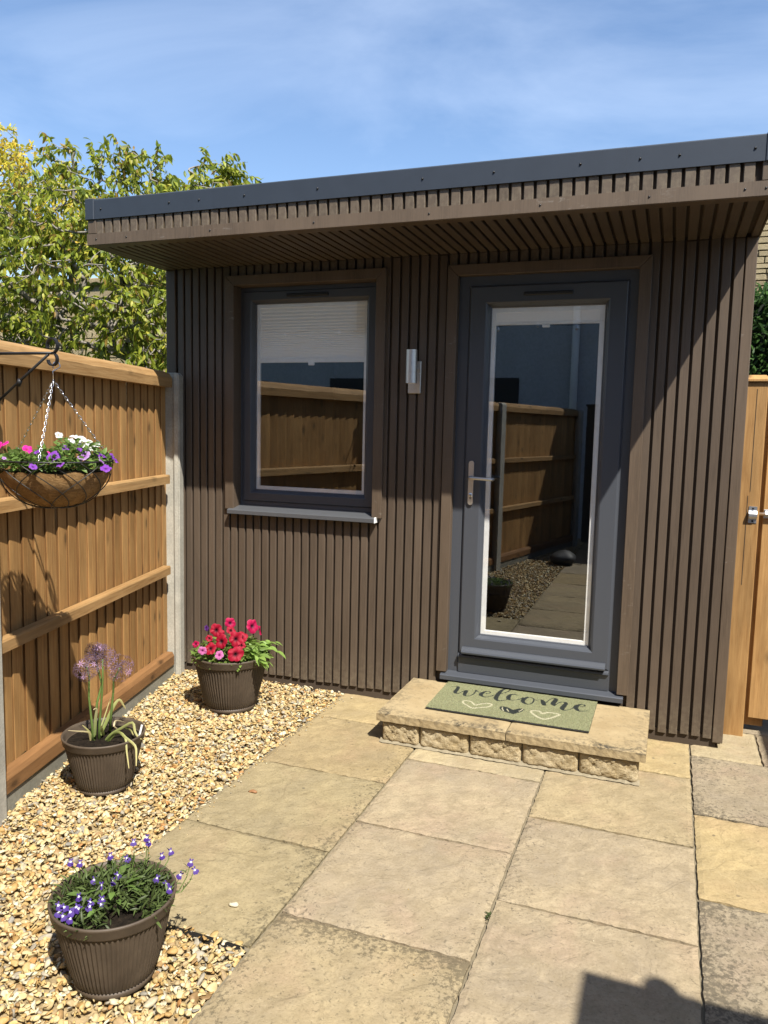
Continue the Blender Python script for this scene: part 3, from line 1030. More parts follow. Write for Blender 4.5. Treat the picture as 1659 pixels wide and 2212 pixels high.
def rough_block(x0, x1, y0, y1, z0, z1, parent, rough_axis='y', amp=.0058, ox=.117, oy=-.30):
    nx, nz = 24, 12
    s = rnd.uniform(0, 50)
    V = []; F = []
    for j in range(nz + 1):
        for i in range(nx + 1):
            u, w = i / nx, j / nz
            e = min(u * 11, (1 - u) * 11, w * 6, (1 - w) * 6, 1)
            d = (1 - math.sqrt(max(0, 1 - (1 - e) ** 2))) * .010 if e < 1 else 0
            n_ = amp * (fbm(u * 2.1, w * 1.2, s) + .8 * fbm(u * 5, w * 3, s + 7) + rnd.uniform(-.5, .5)) * min(1, e + .2)
            if rough_axis == 'y': V.append((x0 + (x1 - x0) * u - ox, y0 + d - n_ - oy, z0 + (z1 - z0) * w))
            else: V.append((x0 + d - n_ - ox, y1 + (y0 - y1) * u - oy, z0 + (z1 - z0) * w))
    for j in range(nz):
        for i in range(nx):
            a = j * (nx + 1) + i; F.append((a, a + 1, a + nx + 2, a + nx + 1))
    ring = [i for i in range(nx + 1)] + [(j * (nx + 1) + nx) for j in range(1, nz + 1)] + [nz * (nx + 1) + i for i in range(nx - 1, -1, -1)] + [j * (nx + 1) for j in range(nz - 1, 0, -1)]
    b = len(V); n = len(ring)
    for r_ in ring:
        q = V[r_]
        V.append((q[0], y1 - oy, q[2]) if rough_axis == 'y' else (x1 - ox, q[1], q[2]))
    for k_ in range(n): F.append((ring[k_], b + k_, b + (k_ + 1) % n, ring[(k_ + 1) % n]))
    return obj('stone_block', mesh_from('stone_block', V, F, M['block'], True), parent)


bxs = [-.462, -.278, -.044, .194, .438, .686]
for i in range(5):
    rough_block(bxs[i] + .004, bxs[i + 1] - .004, -.544, -.44, .006, .105, step)
rough_block(-.462, -.37, -.43, -.22, .006, .105, step, 'x')
rough_block(-.462, -.37, -.21, -.03, .006, .105, step, 'x')
MB().box(-.43 - .117, .665 - .117, -.520 + .30, -.04 + .30, -.02, .1085).build('mortar_core', M['mortar'], step)
# uneven mortar foot
V = []; F = []
n = 60
for i in range(n + 1):
    x = -.470 + 1.160 * i / n
    V += [(x - .117, -.548 - .006 * abs(math.sin(i * 1.9)) - rnd.uniform(0, .005) + .30, .0040), (x - .117, -.528 + .30, .014 + rnd.uniform(0, .006))]
for i in range(n): F.append((2 * i, 2 * i + 2, 2 * i + 3, 2 * i + 1))
MB().add(V, F).build('mortar_joint', M['mortar'], step)

STROKES = [[(-0.2484, -0.102, 0.0022), (-0.2265, -0.0922, 0.0022), (-0.2153, -0.0933, 0.007), (-0.2107, -0.1258, 0.009), (-0.2091, -0.1717, 0.0095), (-0.2035, -0.1925, 0.006), (-0.1903, -0.1925, 0.0022), (-0.1795, -0.1627, 0.0022), (-0.1697, -0.139, 0.004), (-0.1616, -0.1338, 0.008), (-0.1599, -0.1666, 0.0095), (-0.1558, -0.1978, 0.008), (-0.1466, -0.2084, 0.005), (-0.13, -0.201, 0.0022), (-0.1186, -0.173, 0.003), (-0.1159, -0.1303, 0.003), (-0.1185, -0.1086, 0.004), (-0.104, -0.1249, 0.0022), (-0.0898, -0.1287, 0.0022)], [(-0.0643, -0.1365, 0.0022), (-0.0484, -0.1253, 0.0022), (-0.0443, -0.1085, 0.0022), (-0.0572, -0.0983, 0.003), (-0.0728, -0.1111, 0.006), (-0.0822, -0.1445, 0.01), (-0.0783, -0.1715, 0.009), (-0.0606, -0.1865, 0.005), (-0.0438, -0.1806, 0.0022), (-0.0283, -0.1575, 0.0022), (-0.0173, -0.1362, 0.0022)], [(0.0081, -0.1085, 0.0022), (0.0289, -0.07, 0.0022), (0.0388, -0.0402, 0.003), (0.0345, -0.019, 0.003), (0.0182, -0.0168, 0.004), (0.0032, -0.0476, 0.007), (-0.0039, -0.1014, 0.01), (-0.0041, -0.155, 0.011), (0.0014, -0.1927, 0.01), (0.0169, -0.2112, 0.005), (0.0391, -0.1959, 0.0022), (0.0512, -0.1802, 0.0022)], [(0.0885, -0.0958, 0.0022), (0.0743, -0.089, 0.004), (0.0576, -0.0964, 0.007), (0.0519, -0.126, 0.01), (0.055, -0.1609, 0.01), (0.0684, -0.1773, 0.005), (0.0894, -0.168, 0.0022), (0.1104, -0.1444, 0.0022), (0.1204, -0.1159, 0.0022)], [(0.1135, -0.1452, 0.0022), (0.1324, -0.1088, 0.003), (0.1511, -0.0988, 0.0022), (0.1683, -0.1105, 0.003), (0.1759, -0.1335, 0.003), (0.1745, -0.1772, 0.003), (0.1592, -0.2032, 0.003), (0.1369, -0.1899, 0.008), (0.1263, -0.1594, 0.01), (0.1344, -0.12, 0.006), (0.1466, -0.1024, 0.0022)], [(0.1712, -0.1276, 0.0022), (0.1888, -0.1277, 0.0022), (0.2068, -0.1142, 0.0022), (0.2158, -0.1237, 0.008), (0.2221, -0.1483, 0.011), (0.2318, -0.1788, 0.009), (0.2349, -0.1505, 0.0022), (0.2415, -0.1123, 0.0022), (0.2536, -0.0751, 0.0022), (0.2699, -0.0656, 0.006), (0.2739, -0.094, 0.011), (0.2685, -0.1434, 0.011), (0.277, -0.1688, 0.006), (0.2821, -0.1528, 0.0022), (0.2967, -0.1154, 0.0022), (0.3123, -0.1023, 0.004), (0.3268, -0.1099, 0.008), (0.3234, -0.1499, 0.011), (0.3188, -0.1897, 0.011), (0.3266, -0.2123, 0.006), (0.3426, -0.2052, 0.0022), (0.359, -0.1831, 0.0022), (0.3679, -0.1568, 0.0022)], [(0.3943, -0.1339, 0.0022), (0.4101, -0.1231, 0.0022), (0.4145, -0.1081, 0.004), (0.4073, -0.0975, 0.003), (0.389, -0.1072, 0.006), (0.377, -0.1415, 0.011), (0.3834, -0.1762, 0.01), (0.396, -0.1928, 0.005), (0.4147, -0.1897, 0.0022), (0.4313, -0.1773, 0.0022)]]
WHITE = [([(-0.138, -0.3015), (-0.138, -0.282), (-0.1273, -0.2734), (-0.1047, -0.2767), (-0.0846, -0.3011), (-0.0719, -0.3169), (-0.0554, -0.2959), (-0.0323, -0.2757), (-0.0095, -0.2702), (0.0004, -0.2865), (-0.0109, -0.3141), (-0.0362, -0.3343), (-0.0748, -0.361), (-0.0965, -0.3444), (-0.1225, -0.3217), (-0.138, -0.3015)], 0.0042), ([(0.189, -0.2984), (0.192, -0.2803), (0.2055, -0.2744), (0.225, -0.2753), (0.2378, -0.2951), (0.2456, -0.2989), (0.2614, -0.2775), (0.2843, -0.271), (0.3037, -0.2734), (0.319, -0.2809), (0.3079, -0.3035), (0.2913, -0.3354), (0.2673, -0.3633), (0.2514, -0.3668), (0.2247, -0.3471), (0.2008, -0.3185), (0.189, -0.2984)], 0.0052), ([(0.0542, -0.293), (0.0573, -0.314), (0.0667, -0.3356)], 0.0018), ([(0.0776, -0.3051), (0.0844, -0.3205), (0.0922, -0.3353)], 0.0018), ([(0.1466, -0.2747), (0.1446, -0.2903), (0.1365, -0.3122)], 0.0016)]
HEART = [(0.0409, -0.3064), (0.0418, -0.2872), (0.0561, -0.2786), (0.0769, -0.283), (0.0946, -0.2976), (0.1085, -0.3062), (0.1217, -0.2856), (0.1406, -0.2684), (0.1547, -0.2785), (0.1506, -0.3097), (0.1357, -0.3343), (0.1191, -0.361), (0.0985, -0.3543), (0.075, -0.3465), (0.0552, -0.3333)]


def smooth_line(L, n=4):
    out = []
    L = [np.array(p, float) for p in L]
    for i in range(len(L) - 1):
        p0, p1, p2, p3 = L[max(i - 1, 0)], L[i], L[i + 1], L[min(i + 2, len(L) - 1)]
        for k_ in range(n):
            t = k_ / n
            out.append(.5 * ((2 * p1) + (-p0 + p2) * t + (2 * p0 - 5 * p1 + 4 * p2 - p3) * t * t + (-p0 + 3 * p1 - 3 * p2 + p3) * t ** 3))
    out.append(L[-1])
    return out


def stroke_mask(P, lines):
    m = np.zeros(len(P), bool)
    for L in lines:
        L = smooth_line(L)
        for a, b in zip(L[:-1], L[1:]):
            d = b[:2] - a[:2]; q = max(d @ d, 1e-12)
            t = np.clip(((P - a[:2]) @ d) / q, 0, 1)
            dist = np.linalg.norm(P - (a[:2] + t[:, None] * d), axis=1)
            m |= dist < (np.maximum(a[2] + (b[2] - a[2]) * t, .002) + .0006)
    return m


def poly_mask(P, poly):
    m = np.zeros(len(P), bool); n = len(poly)
    for i in range(n):
        (xa, ya), (xb, yb) = poly[i], poly[(i + 1) % n]
        c = ((ya > P[:, 1]) != (yb > P[:, 1])) & (P[:, 0] < (xb - xa) * (P[:, 1] - ya) / (yb - ya + 1e-12) + xa)
        m ^= c
    return m


def mat_colour(P, rng):
    g0 = np.array((.33, .335, .185)); c = g0 * rng.uniform(.72, 1.28, (len(P), 1)) + rng.normal(0, .012, (len(P), 3))
    dark = stroke_mask(P, STROKES) | poly_mask(P, HEART)
    wh = stroke_mask(P, [[(*p, w) for p in L] for L, w in WHITE])
    c[dark] = np.array((.040, .046, .042)) * rng.uniform(.7, 1.4, (dark.sum(), 1))
    c[wh] = np.array((.66, .62, .42)) * rng.uniform(.8, 1.15, (wh.sum(), 1))
    return np.clip(c, .01, .9)


mx0, mx1, my0, my1 = -.284, .466, -.432, -.003
dm = empty('doormat', (.1, -.25, SZ), 0, "green coir doormat reading 'welcome' above three hearts", 'doormat')
MB().cbox(mx0 - .1, mx1 - .1, my0 + .25, my1 + .25, .003, .010, .002).build('backing', M['rubber'], dm)
nx, ny = 300, 174
gx, gy = np.meshgrid(np.linspace(mx0, mx1, nx + 1), np.linspace(my0, my1, ny + 1))
P = np.stack([gx.ravel(), gy.ravel()], 1)
Cc = mat_colour(P, nrng) * .92
Vv = np.concatenate([P - np.array([.1, -.25]), (.0125 + nrng.uniform(-.0012, .0012, (len(P), 1)))], 1)
a = (np.arange(ny)[:, None] * (nx + 1) + np.arange(nx)[None]).ravel()
Fq = np.stack([a, a + 1, a + nx + 2, a + nx + 1], 1)
obj('printed_pile', fast_mesh('printed_pile', Vv, Fq, M['pile'], Cc), dm)
nf = 26000
P = np.stack([nrng.uniform(mx0 - .002, mx1 + .002, nf), nrng.uniform(my0 - .003, my1 + .002, nf)], 1)
Cf = mat_colour(P, nrng)
an = nrng.uniform(0, 2 * np.pi, nf); le = nrng.uniform(.003, .008, nf)
b0 = np.concatenate([P - np.array([.1, -.25]), np.full((nf, 1), .0115)], 1)
w_ = np.stack([np.cos(an), np.sin(an), np.zeros(nf)], 1) * .0007
tip = b0 + np.stack([np.sin(an) * le * .8, -np.cos(an) * le * .8, nrng.uniform(.002, .0055, nf)], 1)
Vv = np.stack([b0 - w_, b0 + w_, tip], 1).reshape(-1, 3)
fo = obj('coir_fibres', fast_mesh('coir_fibres', Vv, np.arange(3 * nf).reshape(-1, 3), M['pile'], np.repeat(Cf, 3, 0)), dm)
fo['kind'] = 'stuff'

# ------------------------------------------------------------------ fences
FROT = math.atan2(-1 / FLEN, -KF / FLEN)      # local x runs along the fence towards the viewer, local y towards the patio


def fpt(u): return (XF - KF * u / FLEN, -u / FLEN, 0)


_boards = []


def board_meshes():
    for k_ in range(5):
        w = .100; s = rnd.uniform(0, 20)
        V = []; F = []
        nz = 10
        for j in range(nz + 1):
            z = 1.53 * j / nz
            dx = .0015 * math.sin(z * 3 + s); dy = .0015 * math.sin(z * 2.1 + s * 2)
            V += [(dx, -.013, z), (dx, -.0070 + dy, z), (w * .2 + dx, -.0042 + dy, z), (w * .5 + dx, -.0002 + dy, z), (w * .95 + dx, .0046 + dy, z), (w + dx, .0036 + dy, z), (w + dx, -.004, z)]
        for j in range(nz):
            for i in range(7):
                i2 = (i + 1) % 7
                F.append((j * 7 + i, j * 7 + i2, (j + 1) * 7 + i2, (j + 1) * 7 + i))
        F += [(6, 5, 4, 3, 2, 1, 0), tuple(nz * 7 + i for i in range(7))]
        me = mesh_from('board', V, F, M['wood'])
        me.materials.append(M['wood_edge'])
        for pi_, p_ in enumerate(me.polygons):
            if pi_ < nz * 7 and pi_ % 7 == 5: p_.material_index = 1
        bm = bmesh.new(); bm.from_mesh(me); bmesh.ops.recalc_face_normals(bm, faces=bm.faces); bm.to_mesh(me); bm.free()
        _boards.append(me)


board_meshes()


def panel(u0, u1, label):
    """rails between u0 and u1; the boards run on into the post slots"""
    p = empty('fence_panel', fpt(u0), FROT, label, 'fence', 'fence panels along the gravel bed')
    L = u1 - u0
    u = -.088
    while u < L + .02:
        sx = min(1, (L + .045 - u) / .100)
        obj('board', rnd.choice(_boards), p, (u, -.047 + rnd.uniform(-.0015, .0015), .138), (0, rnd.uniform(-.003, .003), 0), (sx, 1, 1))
        u += .0862
    for z0, z1 in ((.604, .6523), (1.122, 1.172)):
        MB().extrude([(-.040, z0), (.0, z0), (.0, z1 - .008), (-.004, z1), (-.040, z1)], .004, L - .004, 'x').build('rail', M['wood_x'], p)
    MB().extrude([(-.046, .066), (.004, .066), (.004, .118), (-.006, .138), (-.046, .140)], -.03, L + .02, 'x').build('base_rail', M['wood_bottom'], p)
    # weathered capping with a slightly waney upper edge
    n = 24; V = []; F = []
    for i in range(n + 1):
        x = -.03 + (L + .04) * i / n; wv = .004 * math.sin(i * .9) + .002 * math.sin(i * 2.3)
        V += [(x, -.050, 1.659), (x, .004, 1.659), (x, .004, 1.708 + wv * .5), (x, -.012, 1.736 + wv), (x, -.062, 1.752), (x, -.062, 1.70)]
    for i in range(n):
        for k_ in range(6): F.append((i * 6 + k_, i * 6 + (k_ + 1) % 6, (i + 1) * 6 + (k_ + 1) % 6, (i + 1) * 6 + k_))
    F += [(5, 4, 3, 2, 1, 0), tuple(n * 6 + i for i in range(6))]
    me = mesh_from('capping', V, F, M['wood_x'])
    bm = bmesh.new(); bm.from_mesh(me); bmesh.ops.recalc_face_normals(bm, faces=bm.faces); bm.to_mesh(me); bm.free()
    obj('capping', me, p)
    MB().cbox(-.05, L + .02, -.050, -.004, -.08, .067, .003).build('gravel_board', M['gravelboard'], p)
    return p


def post(u0, u1, label):
    """slotted concrete post: front flange u0..u1, web and back flange behind the boards"""
    p = empty('concrete_post', fpt((u0 + u1) / 2), FROT, label, 'fence post', 'concrete posts of the side fence')
    h = (u1 - u0) / 2

    def piece(w0, w1, hh, rad, nm):
        prof = [(w0, -.10), (w1, -.10), (w1, 1.744 - rad)]
        for i in range(1, 7):
            a = math.pi / 2 * i / 6
            prof.append((w1 - rad * (1 - math.cos(a)), 1.744 - rad + rad * math.sin(a)))
        prof += [(w0, 1.744)]
        me = MB().extrude(prof, -hh, hh, 'x').mesh(nm, M['concrete'])
        bm = bmesh.new(); bm.from_mesh(me); bmesh.ops.recalc_face_normals(bm, faces=bm.faces)
        bmesh.ops.bevel(bm, geom=[e for e in bm.edges if e.calc_face_angle(0) > .9], offset=.006, segments=2, affect='EDGES')
        bm.to_mesh(me); bm.free()
        obj(nm, me, p)
    piece(-.0, .034, h, .026, 'front_flange')
    piece(-.115, .004, .014, .006, 'web')
    piece(-.145, -.112, h, .006, 'back_flange')
    return p


post(.032, .102, 'pale concrete fence post with rounded top beside the garden room')
panel(.150, 1.806, 'sunlit feather-edge fence panel behind the hanging basket')
post(1.808, 1.895, 'concrete fence post cut by the photo edge beside the hanging basket')
panel(1.897, 4.155, 'fence panel seen behind the pot in the door glass')
post(4.157, 4.265, 'concrete fence post reflected beside the door handle')
panel(4.267, 6.435, 'fence panel seen beside the boulder in the door glass')
post(6.437, 6.545, 'concrete fence post reflected behind the dark boulder')
gp2 = empty('wooden_post', fpt(6.95), FROT, 'dark wooden post reflected at the far end of the fence', 'post')
MB().cbox(-.05, .05, -.05, .05, -.1, 1.80, .004).build('shaft', M['groove'], gp2)
MB().cbox(-.065, .065, -.065, .065, 1.80, 1.83, .006).build('cap', M['groove'], gp2)

# ------------------------------------------------------------------ gate post, gate
gp = empty('gate_post', (1.09, .265, 0), 0, 'square wooden gate post with bevelled cap against the garden room', 'gate post')
gp['label'] = 'square wooden gate post with a chamfered cap against the garden room'
MB().cbox(-.047, .050, -.05, .05, -.1, 1.716, .004).build('shaft', M['wood_gate'], gp)
me = MB().add([(-.06, -.063, 1.716), (.064, -.063, 1.716), (.064, .063, 1.716), (-.06, .063, 1.716), (-.06, -.063, 1.725), (.064, -.063, 1.725), (.064, .063, 1.725), (-.06, .063, 1.725), (-.035, -.036, 1.746), (.038, -.036, 1.746), (.038, .036, 1.746), (-.035, .036, 1.746)],
              [(3, 2, 1, 0), (0, 1, 5, 4), (1, 2, 6, 5), (2, 3, 7, 6), (3, 0, 4, 7), (4, 5, 9, 8), (5, 6, 10, 9), (6, 7, 11, 10), (7, 4, 8, 11), (8, 9, 10, 11)]).mesh('cap', M['wood_gate'])
obj('cap', me, gp)
for i in range(2): MB().box(-.0012, .0012, -.0515, -.045, .75 + .45 * i, 1.18 + .5 * i).build('crack', M['groove'], gp, loc=(-.004 + .008 * i, 0, 0))
gate = empty('garden_gate', (1.16, .30, 0), 0, 'rough sawn wooden gate with steel bolt beside the post', 'gate')
for i in range(9):
    MB().cbox(.003 + .103 * i, .098 + .103 * i, -.010 - .004 * (i % 2), .012, .075, 1.690 - .004 * (i % 3), .003).build('board', M['wood_gate'], gate)
MB().cbox(-.030, .075, .014, .055, .03, 1.66, .003).build('stile', M['wood_gate'], gate)
for z in (.22, 1.45): MB().cbox(.08, .92, .013, .05, z, z + .09, .003).build('ledge', M['wood_gate'], gate)
MB().cbox(.004, .93, -.022, .030, 1.692, 1.722, .008).build('capping', M['wood_x'], gate)
blt = MB().cbox(.006, .16, -.018, -.0145, 1.070, 1.112, .001).build('bolt_plate', M['galv'], gate)
MB().tube([(-.055, -.026, 1.091), (.17, -.026, 1.091)], .0075, 12).build('bolt_bar', M['galv'], gate, True)
MB().extrude([(-.018, 1.075), (-.030, 1.079), (-.036, 1.091), (-.030, 1.103), (-.018, 1.107)], .012, .06, 'x').build('bolt_guide', M['galv'], gate, False)
keep = empty('bolt_keep', (1.112, .215, 1.05), 0, 'small galvanised bolt keep screwed to the gate post', 'bolt keep')
MB().extrude([(.0, .0), (-.003, .0), (-.003, .018), (-.014, .022), (-.022, .033), (-.022, .046), (-.014, .057), (-.003, .061), (-.003, .080), (.0, .080)], -.018, .018, 'x').build('strap', M['galv'], keep)
for z in (.010, .070): MB().lathe([(0, .004), (.004, .003), (.005, 0)], 10).build('screw', M['screw'], keep, loc=(0, -.003, z), rot=(R(90), 0, 0))

# ------------------------------------------------------------------ plant helpers
def leaf_template(l=1.0, w=.42, droop=.35, fold=.12):
    V = []; ts = [0, .22, .5, .78, 1]; ws = [.05, .8, 1, .62, 0]
    for t, ww in zip(ts, ws):
        zc = -droop * t * t * l
        V += [(t * l, -ww * w / 2 * l, zc + fold * ww * w * l), (t * l, 0, zc), (t * l, ww * w / 2 * l, zc + fold * ww * w * l)]
    F = []
    for i in range(4):
        for k_ in range(2): F.append((i * 3 + k_, (i + 1) * 3 + k_, (i + 1) * 3 + k_ + 1, i * 3 + k_ + 1))
    return np.array(V), np.array(F)


def frames(D, rng, roll=.5):
    D = D / np.linalg.norm(D, axis=1, keepdims=True)
    U = np.tile(np.array([[0, 0, 1.]]), (len(D), 1)) + rng.normal(0, roll, D.shape)
    Y = np.cross(U, D); Y /= np.linalg.norm(Y, axis=1, keepdims=True) + 1e-9
    Z = np.cross(D, Y)
    return np.stack([D, Y, Z], 2)


def leaves(P, D, S, C, tmpl, rng, roll=.5):
    V0, F0 = tmpl
    Rm = frames(D, rng, roll)
    V = np.einsum('nij,kj->nki', Rm, V0) * S[:, None, None] + P[:, None, :]
    k_ = len(V0); n = len(P)
    F = (F0[None] + (np.arange(n) * k_)[:, None, None]).reshape(-1, F0.shape[1])
    return V.reshape(-1, 3), F, np.repeat(C, k_, 0)


def flower_mesh(name, rad, cols, lobes=5, depth=.35, notch=.18, seg=30, seed=0):
    """trumpet flower facing +z; cols: centre, throat, petal, edge"""
    rings = [(0.0, -depth, 0), (.10, -depth * .5, 0), (.20, -.10, 1), (.50, .02, 2), (.90, .02, 2), (1.0, -.03, 3)]
    V = []; C = []; F = []
    q = random.Random(seed); ph = [q.uniform(0, 6.3) for _ in range(4)]; sk = q.uniform(-.25, .25)
    for j, (r_, z, ci) in enumerate(rings):
        for i in range(seg):
            a = 2 * math.pi * i / seg
            k_ = abs(math.cos(a * lobes / 2)) ** .6
            rr = r_ * (1 - notch * (1 - k_) * max(0, (r_ - .3) / .7))
            rr *= 1 + .07 * math.sin(a * 2 + ph[0]) * r_
            ruf = (.06 * math.sin(a * lobes) + .10 * math.sin(a * 3 + ph[1]) + .07 * math.sin(a * 8 + ph[2]) + sk * math.cos(a + ph[3])) * r_ * r_
            V.append((rad * rr * math.cos(a), rad * rr * math.sin(a), rad * (z + ruf)))
            vein = 1 - .22 * (abs(math.sin(a * lobes + ph[0])) ** 3) * (r_ < .95)
            C.append(tuple(x_ * vein for x_ in cols[ci]))
    for j in range(len(rings) - 1):
        for i in range(seg):
            i2 = (i + 1) % seg
            F.append((j * seg + i, j * seg + i2, (j + 1) * seg + i2, (j + 1) * seg + i))
    return fast_mesh(name, np.array(V), np.array(F), M['petal'], np.array(C), True)


def aim(o, d, spin=0.0):
    q = Vector(d).normalized().to_track_quat('Z', 'Y')
    o.rotation_mode = 'QUATERNION'
    from mathutils import Quaternion
    o.rotation_quaternion = q @ Quaternion((0, 0, 1), spin)


# ------------------------------------------------------------------ pots
def pot(loc, rim_r, h, label, rz=0):
    e = empty('flower_pot', (loc[0], loc[1], 0), rz, label, 'flower pot', 'brown ribbed plastic flower pots on the gravel')
    s = rim_r / .16
    z = lambda t: h * t
    ribf = lambda k_: (1.0 if (k_ % 4) in (0, 1) else -.6)
    body = MB().lathe([(.62 * rim_r, z(.075), 0), (.645 * rim_r, z(.10), .0034 * s), (.70 * rim_r, z(.22), .0034 * s), (.775 * rim_r, z(.42), .0034 * s), (.845 * rim_r, z(.62), .0034 * s), (.90 * rim_r, z(.80), .0034 * s), (.915 * rim_r, z(.845), .0034 * s), (.92 * rim_r, z(.86), 0), (.88 * rim_r, z(.86), 0)], 288, rib=ribf)
    body.build('ribbed_body', M['pot'], e, True)
    MB().lathe([(.915 * rim_r, z(.84)), (.955 * rim_r, z(.85)), (.975 * rim_r, z(.87)), (.985 * rim_r, z(.95)), (1.0 * rim_r, z(.965)), (1.005 * rim_r, z(.985)), (.99 * rim_r, z(1.0)), (.965 * rim_r, z(.995)), (.94 * rim_r, z(.95)), (.90 * rim_r, z(.80)), (.86 * rim_r, z(.74))], 72).build('rim', M['pot'], e, True)
    MB().lathe([(0, 0), (.61 * rim_r, 0), (.64 * rim_r, z(.012)), (.645 * rim_r, z(.05)), (.63 * rim_r, z(.075)), (.60 * rim_r, z(.078))], 72).build('foot', M['pot'], e, True)
    sv = MB()
    V = [(0, 0, z(.86))]; F = []; seg = 40; rings = 7
    for j in range(1, rings + 1):
        for i in range(seg):
            a = 2 * math.pi * i / seg; rr = .915 * rim_r * j / rings
            V.append((rr * math.cos(a), rr * math.sin(a), z(.855) + rnd.uniform(-.006, .006) * (1 if j < rings else 0)))
    for i in range(seg): F.append((0, 1 + i, 1 + (i + 1) % seg))
    for j in range(rings - 1):
        for i in range(seg): F.append((1 + j * seg + i, 1 + (j + 1) * seg + i, 1 + (j + 1) * seg + (i + 1) % seg, 1 + j * seg + (i + 1) % seg))
    sv.add(V, F).build('soil', M['soil'], e, True)
    return e


PK = (-1.347, -.416); AL = (-1.335, -1.398); LB = (-.573, -2.268)
pot(PK, .197, .288, 'larger brown ribbed pot of crimson petunias by the slatted wall')
pot(AL, .160, .226, 'brown ribbed pot of tall alliums beside the fence')
pot(LB, .160, .232, 'brown ribbed pot of blue lobelia nearest the paving', .3)


def view_frame(p):
    t = Vector((CAM.x - p[0], CAM.y - p[1], 0)).normalized()
    return Vector((-t.y, t.x, 0)), t     # right, towards the viewer


# ---- petunias
RV, TV = view_frame(PK)
pet = empty('petunia_plant', (PK[0], PK[1], .25), 0, 'bushy petunia with crimson trumpet flowers in the larger pot', 'plant')
CR = [(.02, .004, .008), (.10, .004, .012), (.42, .006, .032), (.46, .012, .055)]
MG = [(.03, .004, .02), (.16, .005, .04), (.54, .007, .085), (.58, .02, .13)]
PP = [(.10, .02, .08), (.38, .05, .22), (.62, .16, .42), (.70, .34, .58)]
VI = [(.02, .005, .04), (.05, .01, .10), (.10, .02, .18), (.12, .03, .20)]
fm = {k_: [flower_mesh('flower_' + k_, 1.0, c, seed=i * 7 + 1) for i in range(4)] for k_, c in (('cr', CR), ('mg', MG), ('pp', PP), ('vi', VI))}
K = .000343
flw = [(555, 450, 85, 'cr', .06), (760, 345, 74, 'mg', .0), (770, 460, 60, 'cr', .03), (1090, 405, 92, 'mg', .02), (1200, 470, 66, 'mg', -.03), (630, 620, 90, 'cr', .12), (845, 590, 95, 'cr', .11), (925, 565, 82, 'cr', .08), (470, 720, 78, 'cr', .15), (840, 810, 100, 'cr', .19), (350, 745, 56, 'pp', .16), (600, 815, 56, 'pp', .19), (415, 415, 42, 'vi', .0), (450, 570, 48, 'cr', .06), (255, 650, 44, 'mg', .10), (610, 500, 60, 'cr', .05), (930, 690, 50, 'cr', .12)]
for (px, py, r_, kd, dt) in flw:
    a = (px - 775) * K; c = (905 - py) * K + .262
    dcam = 4.01; a *= (dcam - dt) / dcam
    q = RV * a + TV * dt + Vector((0, 0, c - .262 + dt * .26))
    o = obj('flower', rnd.choice(fm[kd]), pet, q, scale=(r_ * K * 1.15,) * 3)
    dirv = TV * .9 + Vector((0, 0, .42)) + RV * (a * 2.2 + rnd.uniform(-.25, .25)) + Vector((.15, -.1, rnd.uniform(-.2, .2)))
    if kd == 'vi' or (px, py) == (1200, 470): dirv = RV * 1.0 + TV * .45 + Vector((0, 0, .2))
    aim(o, dirv, rnd.uniform(0, 6))
n = 620
th = nrng.uniform(0, 2 * np.pi, n); rr = .18 * np.sqrt(nrng.uniform(0, 1, n)); zz = nrng.uniform(0, 1, n)
Pp = np.stack([rr * np.cos(th), rr * np.sin(th), .000 + zz * (.110 - 1.6 * rr * rr)], 1)
Dd = np.stack([np.cos(th) + nrng.normal(0, .5, n), np.sin(th) + nrng.normal(0, .5, n), nrng.uniform(-.2, .9, n)], 1)
Gc = np.array((.15, .24, .055)) * nrng.uniform(.6, 1.35, (n, 1)) + np.array([.03, .02, 0]) * nrng.uniform(0, 1, (n, 1))
V, F, C = leaves(Pp, Dd, nrng.uniform(.022, .042, n), Gc, leaf_template(1, .5, .35), nrng)
# the leafy trailing side
m_ = 90
a_ = nrng.normal(.115, .035, m_); t_ = nrng.normal(.08, .05, m_); z_ = nrng.uniform(.0, .085, m_)
Pp = np.array([list(RV * a + TV * t) for a, t in zip(a_, t_)]); Pp[:, 2] += z_ + .015
Dd = np.array([list(RV * rnd.uniform(.2, 1.3) + TV * rnd.uniform(-.2, 1.1) + Vector((0, 0, rnd.uniform(-.5, .6)))) for _ in range(m_)])
V2, F2, C2 = leaves(Pp, Dd, nrng.uniform(.04, .066, m_), np.array((.21, .32, .075)) * nrng.uniform(.75, 1.3, (m_, 1)), leaf_template(1, .46, .4), nrng)
fo = obj('foliage', fast_mesh('foliage', np.concatenate([V, V2]), np.concatenate([F, F2 + len(V)]), M['leaf'], np.concatenate([C, C2])), pet)
fo['kind'] = 'stuff'

# ---- allium
RV, TV = view_frame(AL)
al = empty('allium_plant', (AL[0], AL[1], .19), 0, 'allium with starry purple flower heads on tall green stems', 'plant')
K7 = .1711 * 3.22 / 1681.7


def a7(x, y, t=0.0):       # offsets from the pot centre
    return RV * ((x - 655) * K7) + TV * t + Vector((0, 0, (1360 - y) * K7))


